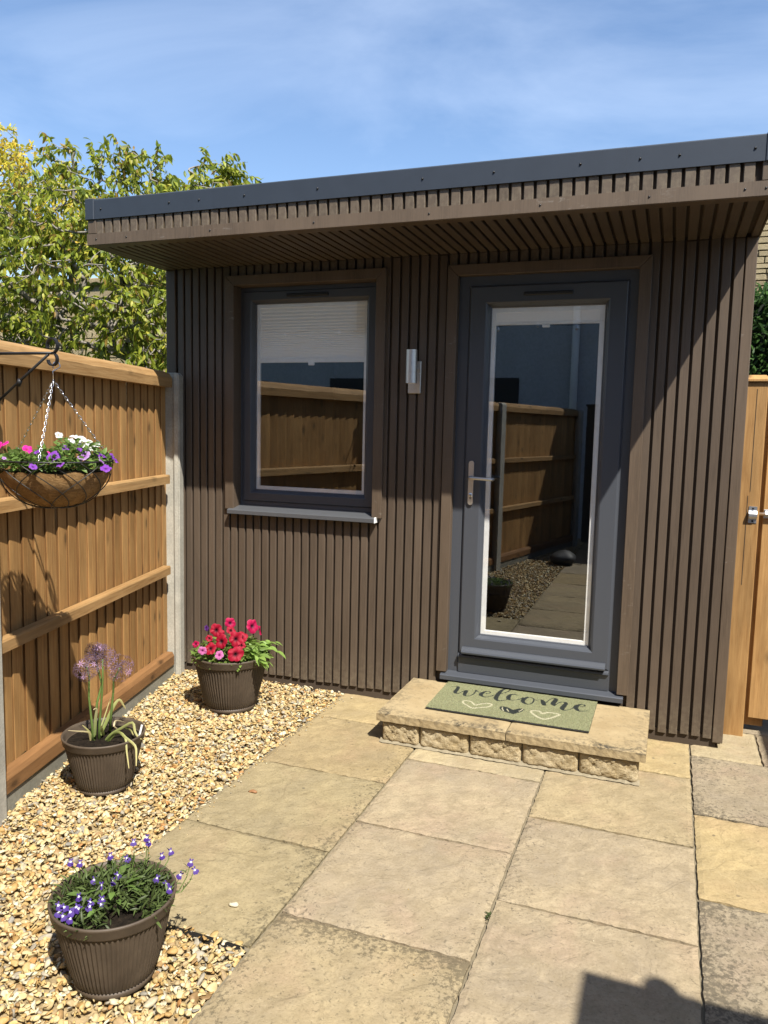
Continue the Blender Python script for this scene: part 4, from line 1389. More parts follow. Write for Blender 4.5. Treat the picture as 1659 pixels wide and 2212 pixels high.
heads = [(655, 320, -.01, .052), (470, 420, .03, .047), (850, 450, .02, .054), (560, 300, -.05, .040)]
stems = [[(530, 1400), (520, 1150), (490, 800), (498, 560), (470, 420)], [(595, 1440), (605, 1150), (640, 760), (652, 560), (655, 320)], [(725, 1250), (745, 1000), (770, 750), (775, 600), (850, 450)], [(550, 1330), (580, 900), (640, 680), (600, 500), (560, 300)]]
for st_, hd in zip(stems, heads):
    n = len(st_)
    pts = [a7(x, y, hd[2] * i / (n - 1)) for i, (x, y) in enumerate(st_)]
    MB().tube(pts, [.0052, .0048, .0042, .0036, .003], 8).build('stem', M['stem'], al, True)
petv = []
def floret():
    V = []; F = []; C = []
    for k_ in range(6):
        a = 2 * math.pi * k_ / 6 + .2
        ca, sa = math.cos(a), math.sin(a)
        for (r_, w, z) in ((.08, .04, 0), (.5, .060, .10), (1.0, .0, .02)):
            if w: V += [(r_ * ca - w * sa, r_ * sa + w * ca, z), (r_ * ca + w * sa, r_ * sa - w * ca, z)]
            else: V += [(r_ * ca, r_ * sa, z), (r_ * ca, r_ * sa, z - .01)]
            C += [(.22, .12, .22) if r_ < .4 else (.40, .27, .41)] * 2
        b = k_ * 6
        F += [(b, b + 2, b + 3, b + 1), (b + 2, b + 4, b + 5, b + 3)]
    return np.array(V), np.array(F), np.array(C)


FV, FF, FC = floret()
for (hx, hy, ht, hr) in heads:
    c0 = a7(hx, hy, ht)
    n = 50
    i_ = np.arange(n) + .5; ph = np.arccos(1 - 2 * i_ / n); tt = np.pi * (1 + 5 ** .5) * i_
    D = np.stack([np.cos(tt) * np.sin(ph), np.sin(tt) * np.sin(ph), np.cos(ph)], 1) + nrng.normal(0, .08, (n, 3))
    D /= np.linalg.norm(D, axis=1, keepdims=True)
    Pp = D * hr * nrng.uniform(.85, 1.08, (n, 1)) + np.array(c0)
    A = np.cross(D, nrng.normal(size=(n, 3))); A /= np.linalg.norm(A, axis=1, keepdims=True); B = np.cross(D, A)
    Rm = np.stack([A, B, D], 2); sc = nrng.uniform(.0135, .020, n)
    V = (np.einsum('nij,kj->nki', Rm, FV) * sc[:, None, None] + Pp[:, None]).reshape(-1, 3)
    F = (FF[None] + (np.arange(n) * len(FV))[:, None, None]).reshape(-1, 4)
    C = np.tile(FC, (n, 1)) * np.repeat(nrng.choice([.4, .55, .75, 2.0], (n, 1)), len(FV), 0)
    # pedicels
    pv = []; pf = []
    for k_ in range(n):
        b = len(V) + len(pv); p = Pp[k_]; w = A[k_] * .0007; c_ = np.array(c0) + D[k_] * .006
        pv += [c_ - w, c_ + w, p + w, p - w]; pf.append((b, b + 1, b + 2, b + 3))
    V = np.concatenate([V, np.array(pv)]); F = np.concatenate([F, np.array(pf)]); C = np.concatenate([C, np.tile(np.array([(.15, .10, .10)]), (len(pv), 1))])
    fo = obj('flower_head', fast_mesh('flower_head', V, F, M['petal'], C), al); fo['kind'] = 'stuff'


def strap(pts, w, c0, c1):
    V = []; F = []; C = []
    n = len(pts)
    for i, p in enumerate(pts):
        t = i / (n - 1); ww = w * (1 - .75 * t ** 2.2) * (.6 + .4 * min(1, t * 5))
        d = (pts[min(i + 1, n - 1)] - pts[max(i - 1, 0)]).normalized()
        s_ = d.cross(TV); s_ = s_.normalized() if s_.length > 1e-4 else RV
        V += [p - s_ * ww, p + TV * ww * .5, p + s_ * ww]
        C += [tuple(a + (b - a) * t for a, b in zip(c0, c1))] * 3
    for i in range(n - 1):
        for k_ in range(2): F.append((i * 3 + k_, i * 3 + k_ + 1, i * 3 + k_ + 4, i * 3 + k_ + 3))
    return fast_mesh('strap_leaf', np.array(V), np.array(F), M['leaf'], np.array(C), True)


GRN = (.22, .30, .08); YLW = (.62, .55, .26); DRY = (.68, .58, .36)
sl_ = [([(640, 1420), (720, 1310), (860, 1230), (985, 1175), (1010, 1290), (1050, 1370), (1090, 1395)], .0062, GRN, YLW, .09),
       ([(680, 1420), (800, 1310), (890, 1390), (905, 1560), (925, 1720)], .0050, GRN, YLW, .155),
       ([(670, 1410), (760, 1330), (830, 1320), (900, 1400), (1000, 1500), (1010, 1600), (1005, 1700)], .0062, GRN, YLW, .16),
       ([(600, 1330), (690, 1120), (780, 930), (840, 870), (880, 930), (910, 990)], .0068, (.28, .36, .10), YLW, -.02),
       ([(500, 1350), (490, 1260), (450, 1230), (370, 1215), (255, 1190)], .0046, YLW, DRY, .04),
       ([(510, 1330), (490, 1240), (410, 1140)], .0050, GRN, YLW, .02),
       ([(545, 1350), (560, 1100), (575, 960), (540, 965)], .0062, GRN, DRY, .03),
       ([(600, 1250), (660, 1080), (740, 830)], .0030, GRN, YLW, -.05),
       ([(770, 1200), (790, 1135), (850, 1145), (910, 1170)], .0040, DRY, DRY, -.06),
       ([(760, 1190), (800, 1230), (830, 1260)], .0030, DRY, DRY, -.02),
       ([(650, 1300), (630, 1220), (620, 1170)], .0065, (.26, .32, .09), YLW, .05),
       ([(900, 1240), (960, 1265), (990, 1330)], .0045, GRN, YLW, .07)]
for pts, w, c0, c1, tmax in sl_:
    n = len(pts)
    tf = [tmax * (i / (n - 1)) ** (.55 if tmax > .12 else 1) * (1.12 if tmax > .12 else 1) for i in range(n)]
    q = [a7(x, y, tf[i]) for i, (x, y) in enumerate(pts)]
    q = [Vector((*p[:2], p[2] + tf[i] * .36 + (.016 * math.sin(math.pi * i / (n - 1)) if tmax > .12 else 0))) for i, p in enumerate(q)]
    sm = [Vector(v) for v in smooth_line([tuple(p) for p in q], 3)]
    obj('strap_leaf', strap(sm, w, c0, c1), al)
me = MB().cbox(-.004, .004, -.001, .001, 0, .05, .0005).build('plant_label', M['whiteupvc'], al, loc=RV * .135 + TV * .01 + Vector((0, 0, .005)), rot=(.1, .25, .4))

# ---- lobelia
RV, TV = view_frame(LB)
lo = empty('lobelia_plant', (LB[0], LB[1], .205), 0, 'trailing lobelia with small violet white-eyed flowers and dark foliage', 'plant')
n = 1350
th = nrng.uniform(0, 2 * np.pi, n); rr = .145 * np.sqrt(nrng.uniform(0, 1, n))
Pp = np.stack([rr * np.cos(th), rr * np.sin(th), nrng.uniform(-.012, .03, n) + .016 * np.exp(-(rr / .1) ** 2)], 1)
# bare soil patch near the front rim
bare = RV * .02 + TV * .105
keep_ = np.linalg.norm(Pp[:, :2] - np.array([bare.x, bare.y]), axis=1) > .042
Pp = Pp[keep_]; n = len(Pp); th = th[keep_]
Dd = np.stack([np.cos(th) * .5 + nrng.normal(0, .7, n), np.sin(th) * .5 + nrng.normal(0, .7, n), nrng.uniform(.0, 1.1, n)], 1)
Gc = np.array((.080, .112, .034)) * nrng.uniform(.45, 1.7, (n, 1))
V, F, C = leaves(Pp, Dd, nrng.uniform(.016, .036, n), Gc, leaf_template(1, .20, .3), nrng)
m_ = 26
th = nrng.uniform(0, 2 * np.pi, m_); rr = .085 * np.sqrt(nrng.uniform(0.05, 1, m_))
Pp = np.stack([rr * np.cos(th), rr * np.sin(th), nrng.uniform(.025, .045, m_)], 1)
V2, F2, C2 = leaves(Pp, np.stack([np.cos(th), np.sin(th), nrng.uniform(-.1, .6, m_)], 1), nrng.uniform(.03, .05, m_), np.array((.13, .21, .05)) * nrng.uniform(.8, 1.4, (m_, 1)), leaf_template(1, .42, .35), nrng)
fo = obj('foliage', fast_mesh('foliage', np.concatenate([V, V2]), np.concatenate([F, F2 + len(V)]), M['leaf'], np.concatenate([C, C2])), lo)
fo['kind'] = 'stuff'


def lobelia_flower():
    V = []; C = []; F = []
    pl = [(-.55, 1.0, .36), (0, 1.05, .40), (.55, 1.0, .36), (2.6, .75, .18), (-2.6, .75, .18)]
    for a, L, w in pl:
        ca, sa = math.sin(a), -math.cos(a)
        b = len(V)
        for t, ww, z, c in ((.0, .10, 0, (.85, .84, .90)), (.20, w * .5, .05, (.80, .78, .90)), (.27, w * .8, .05, (.085, .035, .27)), (.8, w * .9, .02, (.07, .028, .24)), (1.0, w * .3, -.05, (.08, .035, .26))):
            V += [(t * L * ca - ww * sa, t * L * sa + ww * ca, z), (t * L * ca + ww * sa, t * L * sa - ww * ca, z)]; C += [c, c]
        for i in range(4): F.append((b + 2 * i, b + 2 * i + 1, b + 2 * i + 3, b + 2 * i + 2))
    return fast_mesh('flower', np.array(V), np.array(F), M['petal'], np.array(C))


lf = lobelia_flower()
K8 = (490 / 1659 * .6636) * 2.10 / 1681.7
lz = [(300, 285), (395, 315), (715, 280), (890, 350), (965, 150), (1110, 120), (1130, 180), (1275, 385), (1370, 345), (1555, 455), (1595, 555), (545, 525), (785, 528), (740, 588), (620, 635), (880, 425), (400, 775), (205, 850), (215, 905), (262, 890), (380, 890), (510, 868), (510, 912), (615, 805), (632, 845), (615, 908), (325, 965), (330, 1020), (255, 1000), (405, 925), (1195, 680), (1280, 755), (1310, 870), (1445, 670)]
for (px, py) in lz:
    # on the plant's surface for those over the soil, on raised shoots for those behind the rim
    a = (px - 745) * K8
    if py < 460 or px > 1480:
        t = -.115 if px < 1400 else .0
        hgt = .030 + (440 - py) * K8 * .93 if px < 1400 else .03 + (640 - py) * K8
        q = RV * a + TV * t + Vector((0, 0, max(.02, hgt)))
        root = RV * (a * .82) + TV * (t + .012) + Vector((0, 0, 0))
        MB().tube([root, (root + q) / 2 + RV * .006, q], [.0016, .0013, .0009], 5).build('stem', M['stem'], lo)
        nl = 7
        tt_ = nrng.uniform(.1, .95, nl)
        lp_ = np.array([list(root + (q - root) * float(t_)) for t_ in tt_])
        ld_ = np.array([list(RV * rnd.uniform(-1, 1) + TV * rnd.uniform(-.5, 1) + Vector((0, 0, rnd.uniform(.1, .9)))) for _ in range(nl)])
        Vx, Fx, Cx = leaves(lp_, ld_, nrng.uniform(.010, .020, nl), np.array((.09, .12, .045)) * nrng.uniform(.6, 1.5, (nl, 1)), leaf_template(1, .24, .3), nrng)
        obj('shoot_leaves', fast_mesh('shoot_leaves', Vx, Fx, M['leaf'], Cx), lo)['kind'] = 'stuff'
    else:
        t = (py - 690) * K8 * 1.25
        q = RV * a + TV * min(t, .145) + Vector((0, 0, .036 + rnd.uniform(0, .01)))
        MB().tube([RV * a * .9 + TV * min(t, .135), q], [.0011, .0007], 5).build('stem', M['stem'], lo)
    o = obj('flower', lf, lo, q, scale=(.0128,) * 3)
    aim(o, TV * .75 + Vector((0, 0, .75)) + RV * rnd.uniform(-.5, .5), rnd.uniform(-.6, .6))

# ------------------------------------------------------------------ hanging basket and bracket
HB = Vector((-1.190, -1.783, 1.330)); HR = .183; HD = .160
RV, TV = view_frame(HB)
hb = empty('hanging_basket', HB, 0, 'wire hanging basket with coconut liner hanging in front of the fence', 'hanging basket')


def bowl(r_, d, t, a): # t 0 rim..1 bottom
    rr = r_ * math.cos(t * math.pi / 2) ** .82; z = -d * math.sin(t * math.pi / 2) ** 1.05
    return Vector((rr * math.cos(a), rr * math.sin(a), z))


ln = MB(); V = []; F = []; seg = 64; rings = 16
for j in range(rings + 1):
    t = .16 + .84 * j / rings
    for i in range(seg):
        p = bowl(HR * .965, HD * .965, t, 2 * math.pi * i / seg)
        if j == 0: p.z += rnd.uniform(-.004, .006)
        n_ = .0016 * rnd.uniform(-1, 1)
        V.append((p.x * (1 + n_ * 6), p.y * (1 + n_ * 6), p.z + n_))
for j in range(rings):
    for i in range(seg):
        i2 = (i + 1) % seg
        F.append((j * seg + i, j * seg + i2, (j + 1) * seg + i2, (j + 1) * seg + i))
ln.add(V, F).build('coco_liner', M['coco'], hb, True)
MB().lathe([(0, -.034), (.08, -.034), (.160, -.036)], 40).build('soil', M['soil'], hb)
MB().tube([(HR * math.cos(2 * math.pi * i / 48), HR * math.sin(2 * math.pi * i / 48), 0) for i in range(49)], .0028, 8).build('rim_wire', M['wire'], hb, True)
for k_ in range(12):     # crossing wires sweep down round the bowl
    for sgn in (1, -1):
        if sgn < 0 and k_ % 2: continue
        a0 = 2 * math.pi * k_ / 12 + .1
        pts = [bowl(HR * 1.0, HD * 1.0, i / 14 * .93, a0 + sgn * 1.15 * math.sin(i / 14 * math.pi / 2)) for i in range(15)]
        MB().tube(pts, .0017, 6).build('wire', M['wire'], hb, True)
MB().tube([bowl(HR, HD, .80, 2 * math.pi * i / 32) for i in range(33)], .0018, 6).build('base_ring', M['wire'], hb, True)
TOPZ = .262
for k_ in range(3):
    aa = math.atan2(TV.y, TV.x) - .26 + 2 * math.pi * k_ / 3
    p0 = Vector((HR * math.cos(aa), HR * math.sin(aa), .002)); p1 = Vector((0, 0, TOPZ))
    ch = MB(); Ld = (p1 - p0).length; nl = int(Ld / .0125); d = (p1 - p0).normalized()
    s1 = d.orthogonal().normalized(); s2 = d.cross(s1)
    for i in range(nl):
        c = p0 + d * (Ld * (i + .5) / nl); s_ = s1 if i % 2 else s2
        ch.tube([c + d * .0088 * math.cos(q) + s_ * .0036 * math.sin(q) for q in [2 * math.pi * j / 8 for j in range(9)]], .00105, 4, False)
    ch.build('chain', M['chain'], hb, True)['kind'] = 'stuff'
hk = [(0, 0, TOPZ - .006), (0, 0, TOPZ + .03)] + [tuple(RV * (-.011 + .011 * math.cos(a)) * -1 + Vector((0, 0, TOPZ + .045 + .017 * math.sin(a)))) for a in [math.pi - math.pi * i / 10 * 1.15 for i in range(11)]]
MB().tube(hk, .0019, 8).build('top_hook', M['chain'], hb, True)
# flowers in the basket
bp = empty('basket_flowers', HB, 0, 'mixed white, purple and pink trailing flowers filling the hanging basket', 'plant')
n = 1500
th = nrng.uniform(0, 2 * np.pi, n); rr = .172 * np.sqrt(nrng.uniform(0, 1, n))
side = np.array([RV.x, RV.y])
sx_ = rr * np.cos(th) * side[0] + rr * np.sin(th) * side[1]
hgt = np.where((sx_ > .01) & (sx_ < .13), .085, .045)
zz = -.026 + nrng.uniform(0, 1, n) * (hgt * (1.1 - .5 * rr / .172) + .02)
Pp = np.stack([rr * np.cos(th), rr * np.sin(th), zz], 1)
Dd = np.stack([np.cos(th) * .8 + nrng.normal(0, .5, n), np.sin(th) * .8 + nrng.normal(0, .5, n), nrng.uniform(-.3, .9, n)], 1)
Gc = np.array((.14, .22, .05)) * nrng.uniform(.5, 1.35, (n, 1))
V, F, C = leaves(Pp, Dd, nrng.uniform(.016, .032, n), Gc, leaf_template(1, .46, .35), nrng)
fo = obj('foliage', fast_mesh('foliage', V, F, M['leaf'], C), bp); fo['kind'] = 'stuff'
WHT = [(.75, .70, .35), (.80, .78, .62), (.88, .87, .84), (.90, .89, .87)]
PUR = [(.05, .01, .06), (.16, .03, .28), (.26, .06, .48), (.30, .09, .52)]
LIL = [(.10, .02, .12), (.35, .12, .45), (.48, .26, .60), (.62, .46, .68)]
PNK = [(.5, .1, .2), (.75, .02, .28), (.85, .03, .36), (.85, .06, .42)]
for k_, c in (('w', WHT), ('p', PUR), ('l', LIL), ('k', PNK)): fm[k_] = [flower_mesh('flower_' + k_, 1.0, c, seed=i * 5 + 2) for i in range(4)]
KB = (400 / 1659 * .6636) * 2.6 / 1681.7
bf = [(820, 165, 50, 'w', -.05), (1020, 180, 72, 'w', 0), (1180, 240, 50, 'w', .0), (1200, 310, 66, 'w', .03), (1285, 290, 52, 'w', .0), (1060, 270, 40, 'w', .02), (930, 230, 30, 'w', .03), (1110, 215, 44, 'w', .04), (1150, 300, 48, 'w', .05), (985, 240, 34, 'w', .05), (1245, 345, 36, 'w', .05),
      (885, 330, 66, 'p', .06), (1060, 345, 56, 'p', .05), (740, 445, 78, 'p', .13), (1125, 445, 84, 'l', .13), (1310, 415, 52, 'p', .08), (1375, 440, 50, 'p', .08), (1490, 440, 46, 'p', .04), (1535, 500, 48, 'p', .05), (1405, 610, 74, 'p', .14), (1350, 510, 66, 'l', .12), (490, 590, 52, 'p', .185), (825, 560, 50, 'p', .17), (540, 395, 34, 'p', .12),
      (80, 315, 62, 'k', .02), (165, 285, 46, 'k', .0), (12, 315, 30, 'k', .0), (430, 360, 72, 'k', .06), (680, 402, 22, 'k', .10), (145, 478, 26, 'l', .12)]
for (px, py, r_, kd, dt) in bf:
    f_ = (2.6 - dt) / 2.6
    a = (px - 762) * KB * f_; dt += .014; z = (482 - py) * KB * f_ + dt * .05 + .004
    o = obj('flower', rnd.choice(fm[kd]), bp, RV * a + TV * dt + Vector((0, 0, z)), scale=(r_ * KB * 1.12 * f_,) * 3)
    aim(o, TV * rnd.uniform(.2, .8) + Vector((0, 0, rnd.uniform(.45, .9))) + RV * (rnd.uniform(-.5, .5) + a * 2), rnd.uniform(0, 6))
# bracket
br = empty('basket_bracket', (-1.455, -1.768, 1.68), 0, 'black iron scroll bracket holding the hanging basket', 'bracket')
off = Vector((-1.455, -1.768, 1.68)); tipp = Vector((HB.x, HB.y, 1.681)) - off
MB().tube([Vector((0, 0, .004)), tipp], .0048, 8).build('arm', M['iron'], br, True)
MB().tube([Vector((0, .0, -.165)), tipp * .42 + Vector((0, 0, -.092)), tipp * .93 + Vector((0, 0, -.004))], .0046, 8).build('brace', M['iron'], br, True)
MB().tube([tipp * .40 + Vector((0, 0, -.105)), tipp * .44 + Vector((0, 0, -.085))], [.008, .008], 8).build('collar', M['iron'], br, True)
MB().cbox(-.004, .004, -.016, .016, -.19, .03, .001).build('wall_plate', M['iron'], br)
ux = tipp.normalized()


def flatbar(pts, w, t):
    m = MB(); V = []; F = []
    n = len(pts); yv = Vector((0, 0, 1)).cross(ux)
    for i, p in enumerate(pts):
        d = (pts[min(i + 1, n - 1)] - pts[max(i - 1, 0)]).normalized(); nn = d.cross(yv)
        V += [p - yv * w - nn * t, p + yv * w - nn * t, p + yv * w + nn * t, p - yv * w + nn * t]
    for i in range(n - 1):
        for k_ in range(4): F.append((i * 4 + k_, i * 4 + (k_ + 1) % 4, (i + 1) * 4 + (k_ + 1) % 4, (i + 1) * 4 + k_))
    F += [(3, 2, 1, 0), tuple((n - 1) * 4 + i for i in range(4))]
    return m.add(V, F)


c_up = tipp + Vector((0, 0, .024)); c_dn = tipp + Vector((0, 0, -.020))
flatbar([c_up + ux * .022 * math.cos(a) + Vector((0, 0, .024 * math.sin(a))) for a in [R(200 - 290 * i / 16) for i in range(17)]], .006, .0022).build('scroll', M['iron'], br)
flatbar([c_dn + ux * .020 * math.cos(a) + Vector((0, 0, .020 * math.sin(a))) for a in [R(95 - 270 * i / 16) for i in range(17)]], .006, .0022).build('hook', M['iron'], br)

# ------------------------------------------------------------------ small weed in a paving joint
wd = empty('weed', (XB, -1.655, 0), 0, 'tiny dark green weed growing in the long paving joint', 'weed')
n = 26; th = nrng.uniform(0, 2 * np.pi, n)
Vx, Fx, Cx = leaves(np.stack([nrng.normal(0, .004, n), nrng.normal(0, .010, n), nrng.uniform(0, .008, n)], 1), np.stack([np.cos(th), np.sin(th), nrng.uniform(.3, 1.2, n)], 1), nrng.uniform(.006, .014, n), np.array((.08, .11, .04)) * nrng.uniform(.6, 1.4, (n, 1)), leaf_template(1, .4, .3), nrng)
obj('leaves', fast_mesh('leaves', Vx, Fx, M['leaf'], Cx), wd)['kind'] = 'stuff'

# ------------------------------------------------------------------ boulder by the fence (seen in the door glass)
Vb, Fb = ico(4)
Vb = Vb * np.array([.15, .17, .085]); Vb *= (1 + .10 * np.sin(Vb[:, :1] * 23 + 1) * np.cos(Vb[:, 1:2] * 19))
bo = obj('boulder', fast_mesh('boulder', Vb + np.array([0, 0, .065]), Fb, M['gravelboard'], None, True), None, (-.335, -4.80, 0))
bo.data.materials[0] = plain('dark_boulder', (.05, .05, .05), .6)
tag(bo, 'rounded dark boulder reflected in the door glass beside the fence', 'boulder')

# ------------------------------------------------------------------ house behind the viewer (seen in the glass) and what shades the patio
ho = empty('house', (-2.5, -7.7, 0), 0, 'pale rendered house wall reflected dark in the door glass', 'house')
MB().box(-5.5, 6.4, -.3, 0, -.1, 4.7).build('wall', M['render'], ho)
for x0, x1, z0, z1 in ((.60, 1.05, .9, 2.24), (-2.05, -1.25, .9, 2.24), (-4.3, -3.2, .9, 2.2), (-1.6, -.6, 3.0, 4.1)):
    w_ = MB().box(x0, x1, -.02, .012, z0, z1).build('window', M['vent'], ho)
    MB().cbox(x0 - .04, x1 + .04, .0, .05, z0 - .05, z0 - .002, .004).build('sill', M['gravelboard'], w_)
MB().tube([(1.85, .07, 0), (1.85, .07, 4.6)], .052, 14).build('downpipe', M['whiteupvc'], ho, True)
MB().extrude([(-.4, 4.65), (.35, 4.65), (.35, 4.78), (-3.5, 7.2), (-3.6, 7.1)], -5.7, 6.6, 'x').build('roof', M['roof_dark'], ho)
# low extension whose roof corner shades the near paving
EH = 2.50; ex, ey = .59 + EH / 1.95, -1.783 - EH / 1.95
xt = empty('house_extension', (ex, ey, 0), 0, 'flat roofed extension casting the corner of shade on the near paving', 'building')
MB().box(.15, 3.2, -4.2, -.15, -.1, 2.36).build('wall', M['render'], xt)
MB().box(0, 3.4, -4.3, 0, 2.36, EH).build('roof', M['black_trim'], xt)
vt = MB().lathe([(.035, EH), (.035, EH + .04), (.042, EH + .045), (.040, EH + .075), (.025, EH + .092), (0, EH + .097)], 20).build('roof_vent', M['roof_dark'], xt, True, loc=(.232, -.028, 0))
gw = empty('side_wall', (2.14, -1.2, 0), 0, 'rendered boundary wall beyond the gate shading the paving edge', 'wall')
MB().box(0, .12, -1.75, 1.5, -.1, 1.74).build('wall', M['render'], gw)
MB().cbox(-.0, .16, -1.78, 1.52, 1.742, 1.80, .006).build('coping', M['gravelboard'], gw)

# ------------------------------------------------------------------ festoon lights seen only as reflections
fs = empty('festoon_lights', (-3.0, -4.0, 2.55), 0, 'string of small clear bulbs strung high across the patio', 'string lights')
V = []
cz = lambda x: .02 * math.cos((x) * 8.1) - .03
MB().tube([(x * .1, 0, cz(x * .1)) for x in range(-14, 36)], .003, 5).build('cable', M['screw'], fs)
bm_ = MB().lathe([(0, -.055), (.012, -.050), (.018, -.036), (.014, -.018), (.009, -.010), (.009, 0)], 14).mesh('bulb', M['galv'], True)
for x in (-.45, .22, 1.25, 2.01, 2.41, 2.79): obj('bulb', bm_, fs, (x, 0, cz(x)))

# ------------------------------------------------------------------ far stone walls
def stone_mesh(k_):
    s = rnd.uniform(0, 30)
    bm = bmesh.new(); bmesh.ops.create_cube(bm, size=1)
    for v in bm.verts: v.co += Vector((rnd.uniform(-.04, .04), 0, rnd.uniform(-.05, .05)))
    bmesh.ops.bevel(bm, geom=list(bm.edges), offset=.07, segments=1, affect='EDGES')
    me = bpy.data.meshes.new('stone'); bm.to_mesh(me); bm.free(); me.materials.append(M['stone'])
    return me


sms = [stone_mesh(i) for i in range(6)]


def coursed(parent, x0, x1, z0, z1, y, hmin, hmax, lmin, lmax):
    z = z0
    while z < z1:
        h = rnd.uniform(hmin, hmax); x = x0 - rnd.uniform(0, lmax)
        while x < x1:
            l = rnd.uniform(lmin, lmax)
            obj('stone', rnd.choice(sms), parent, (x + l / 2, y - rnd.uniform(0, .012), z + h / 2), (0, 0, 0), (l - .012, .06, h - .012))
            x += l
        z += h


so = empty('stone_outbuilding', (-6.0, 4.0, 0), 0, 'pale limestone outbuilding wall showing through the tree behind the fence', 'building')
MB().box(-4.5, 2.6, .0, 3.0, -.1, 3.10).build('wall', M['mortar'], so)
coursed(so, -1.9, 2.2, 1.55, 3.02, -.0, .085, .135, .16, .36)
MB().cbox(-4.6, 2.7, -.08, 3.1, 3.10, 3.17, .01).build('coping', M['stone'], so)
sn = empty('neighbour_house', (2.6, 6.6, 0), 0, 'pale coursed stone house wall beyond the hedge by the gate', 'house')
MB().box(-1.6, 4, .0, 4, -.1, 4.5).build('wall', M['mortar'], sn)
coursed(sn, -1.45, -.55, 2.75, 4.45, .0, .055, .085, .12, .24)
MB().extrude([(-.2, 4.5), (4.3, 4.5), (2.0, 5.3)], -1.75, 4.2, 'x').build('roof', M['roof_dark'], sn)
MB().extrude([(-.9, 2.3), (.35, 2.3), (.35, 3.55), (.22, 3.55)], -1.0, -.9, 'y').build('lean_to_roof', M['roof_dark'], sn)

# ------------------------------------------------------------------ hedge
he = empty('conifer_hedge', (2.0, 2.6, 0), 0, 'clipped dark green conifer hedge behind the gate', 'hedge')
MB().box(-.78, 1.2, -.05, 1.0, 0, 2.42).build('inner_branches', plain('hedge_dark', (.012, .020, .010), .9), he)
n = 9000
face = nrng.uniform(0, 1, n)
Pp = np.zeros((n, 3)); Nn = np.zeros((n, 3))
f1 = face < .55
Pp[f1] = np.stack([nrng.uniform(-.85, .5, f1.sum()), nrng.normal(-.06, .04, f1.sum()), nrng.uniform(1.2, 2.48, f1.sum())], 1); Nn[f1] = (0, -1, .3)
f2 = (face >= .55) & (face < .8)
Pp[f2] = np.stack([nrng.uniform(-.85, .5, f2.sum()), nrng.uniform(-.1, 1.0, f2.sum()), nrng.normal(2.47, .035, f2.sum())], 1); Nn[f2] = (0, -.2, 1)
f3 = face >= .8
Pp[f3] = np.stack([nrng.normal(-.82, .035, f3.sum()), nrng.uniform(-.1, 1.0, f3.sum()), nrng.uniform(1.2, 2.48, f3.sum())], 1); Nn[f3] = (-1, 0, .3)
Dd = Nn + nrng.normal(0, .55, (n, 3)) + np.array([0, 0, .3])
Gc = np.array((.055, .11, .03)) * nrng.uniform(.45, 1.5, (n, 1))
V, F, C = leaves(Pp, Dd, nrng.uniform(.05, .10, n), Gc, leaf_template(1, .30, .3), nrng, 1.0)
fo = obj('foliage', fast_mesh('foliage', V, F, M['leaf'], C), he); fo['kind'] = 'stuff'

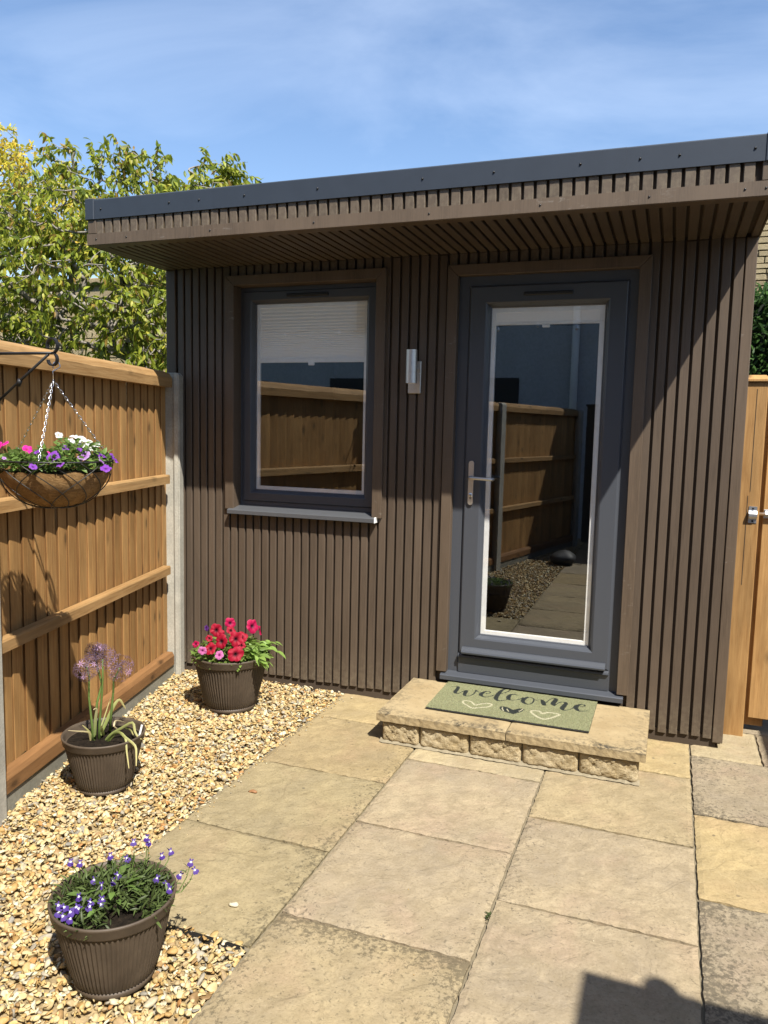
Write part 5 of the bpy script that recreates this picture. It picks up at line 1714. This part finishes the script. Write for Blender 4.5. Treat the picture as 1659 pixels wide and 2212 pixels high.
# ------------------------------------------------------------------ trees
def tree(name, base, blobs, ntw, leaf_n, leaf_s, cols, tmpl, label, seed, trunk_r=.07, droop=.9, twig_len=.22):
    rng = np.random.default_rng(seed)
    root = empty(name, base, 0, label, 'tree')
    base = np.array(base)
    pts = []
    wts = np.array([b[6] for b in blobs], float); wts /= wts.sum()
    for bi, b in enumerate(blobs):
        for _ in range(int(ntw * wts[bi])):
            d = rng.normal(size=3); d /= np.linalg.norm(d)
            r_ = rng.uniform(.25, 1) ** .5
            pts.append(np.array(b[:3]) + d * np.array(b[3:6]) * r_)
    pts = np.array(pts)
    cen = (pts * 1).mean(0)
    tk = [base, base + np.array([.03, .02, .9]), base * np.array([1, 1, 0]) + np.array([-.05, -.02, 1.5]), base * np.array([1, 1, 0]) + np.array([-.12, -.05, 2.1])]
    nodes = [np.array(p) for p in tk[1:]]; par = [-1, 0, 1]
    order = np.argsort(np.linalg.norm(pts - nodes[-1], axis=1))
    for i in order:
        p = pts[i]; A = np.array(nodes)
        dist = np.linalg.norm(A - p, axis=1)
        rootd = np.linalg.norm(A - nodes[1], axis=1)
        j = int(np.argmin(dist + .25 * np.maximum(rootd - np.linalg.norm(p - nodes[1]), 0)))
        if dist[j] > .45:
            mid = (A[j] + p) / 2 + rng.normal(0, .05, 3) + np.array([0, 0, .05])
            nodes.append(mid); par.append(j); nodes.append(p); par.append(len(nodes) - 2)
        else:
            nodes.append(p); par.append(j)
    nn = len(nodes); cnt = np.ones(nn)
    for i in range(nn - 1, 0, -1):
        if par[i] >= 0: cnt[par[i]] += cnt[i]
    rad = np.minimum(.0035 * cnt ** .42, trunk_r)
    MB().tube([Vector(tk[0] - base), Vector(tk[1] - base), Vector(tk[2] - base), Vector(tk[3] - base)], [trunk_r * 1.2, trunk_r, trunk_r * .85, trunk_r * .7], 10).build('trunk', M['bark'], root, True)
    big = MB(); small = MB()
    for i in range(3, nn):
        a, b = Vector(nodes[par[i]] - base), Vector(nodes[i] - base)
        m_ = (a + b) / 2 + Vector(rng.normal(0, .018, 3))
        tgt = big if cnt[i] > 8 else small
        tgt.tube([a, m_, b], [min(rad[i] * 1.15, rad[par[i]]), rad[i], rad[i] * .9], 5, False)
    if big.V: big.build('branches', M['bark'], root, True)['kind'] = 'stuff'
    if small.V: small.build('twigs', M['bark'], root, True)['kind'] = 'stuff'
    LP = []; LD = []
    for p in pts:
        out = p - cen; out[2] *= .3; out /= np.linalg.norm(out) + 1e-6
        td = out * .7 + rng.normal(0, .5, 3) + np.array([0, 0, .25]); td /= np.linalg.norm(td)
        for k_ in range(leaf_n):
            t = (k_ + .5) / leaf_n
            q = p + td * twig_len * (t - .2) + np.array([0, 0, -.30 * twig_len * t * t])
            d = td * .4 + rng.normal(0, .5, 3) + np.array([0, 0, -droop * rng.uniform(.4, 1.2)])
            LP.append(q); LD.append(d)
    LP = np.array(LP) - base; LD = np.array(LD); n = len(LP)
    ci = rng.choice(len(cols), n, p=np.array([c[3] for c in cols]) / sum(c[3] for c in cols))
    C = np.array([c[:3] for c in cols])[ci] * rng.uniform(.7, 1.3, (n, 1))
    V, F, C = leaves(LP, LD, rng.uniform(.65, 1.2, n) * leaf_s, C, tmpl, rng, .7)
    fo = obj('crown', fast_mesh('crown', V, F, M['leaf'], C), root); fo['kind'] = 'stuff'
    return root


cherry = [(-3.95, 1.55, 2.55, .85, .75, .62, 10), (-4.55, 1.30, 2.65, .65, .60, .70, 8), (-3.25, 1.75, 2.35, .55, .60, .48, 7), (-3.05, 1.5, 2.15, .40, .50, .32, 2.6), (-4.2, 1.5, 3.10, .62, .6, .42, 6), (-3.55, 1.75, 3.05, .55, .55, .38, 5),
          (-3.0, 1.98, 3.15, .45, .45, .35, 4), (-4.20, 1.60, 3.62, .16, .2, .18, .8), (-3.78, 1.75, 3.58, .24, .22, .20, 1.5), (-3.50, 1.85, 3.52, .15, .2, .2, .9), (-3.02, 2.02, 3.50, .22, .22, .18, 1.4), (-2.82, 2.05, 3.45, .15, .2, .2, 1.0), (-4.75, 1.2, 2.15, .5, .5, .40, 2.4), (-4.0, 1.5, 2.2, .5, .5, .25, 1.2)]
CH = [(.23, .26, .028, 5), (.29, .33, .04, 5), (.12, .165, .028, 3), (.36, .34, .05, 2), (.28, .18, .045, .7)]
tree('cherry_tree', (-3.55, 1.95, 0), cherry, 1300, 14, .067, CH, leaf_template(1, .38, .35), 'broad leafy green cherry tree rising behind the fence', 5, .075)
yellow = [(-7.9, 5.0, 4.55, .65, .7, .75, 4), (-7.3, 5.1, 4.2, .55, .7, .55, 3), (-8.4, 4.9, 5.0, .55, .6, .6, 3), (-7.0, 5.2, 4.0, .4, .5, .4, 1.5), (-7.9, 5, 3.7, .8, .8, .7, 3)]
tree('golden_tree', (-7.8, 5.3, 0), yellow, 520, 14, .085, [(.55, .46, .05, 4), (.42, .40, .05, 4), (.60, .42, .06, 2)], leaf_template(1, .34, .3), 'golden yellow tree standing behind the green one', 9, .08, .3, .3)
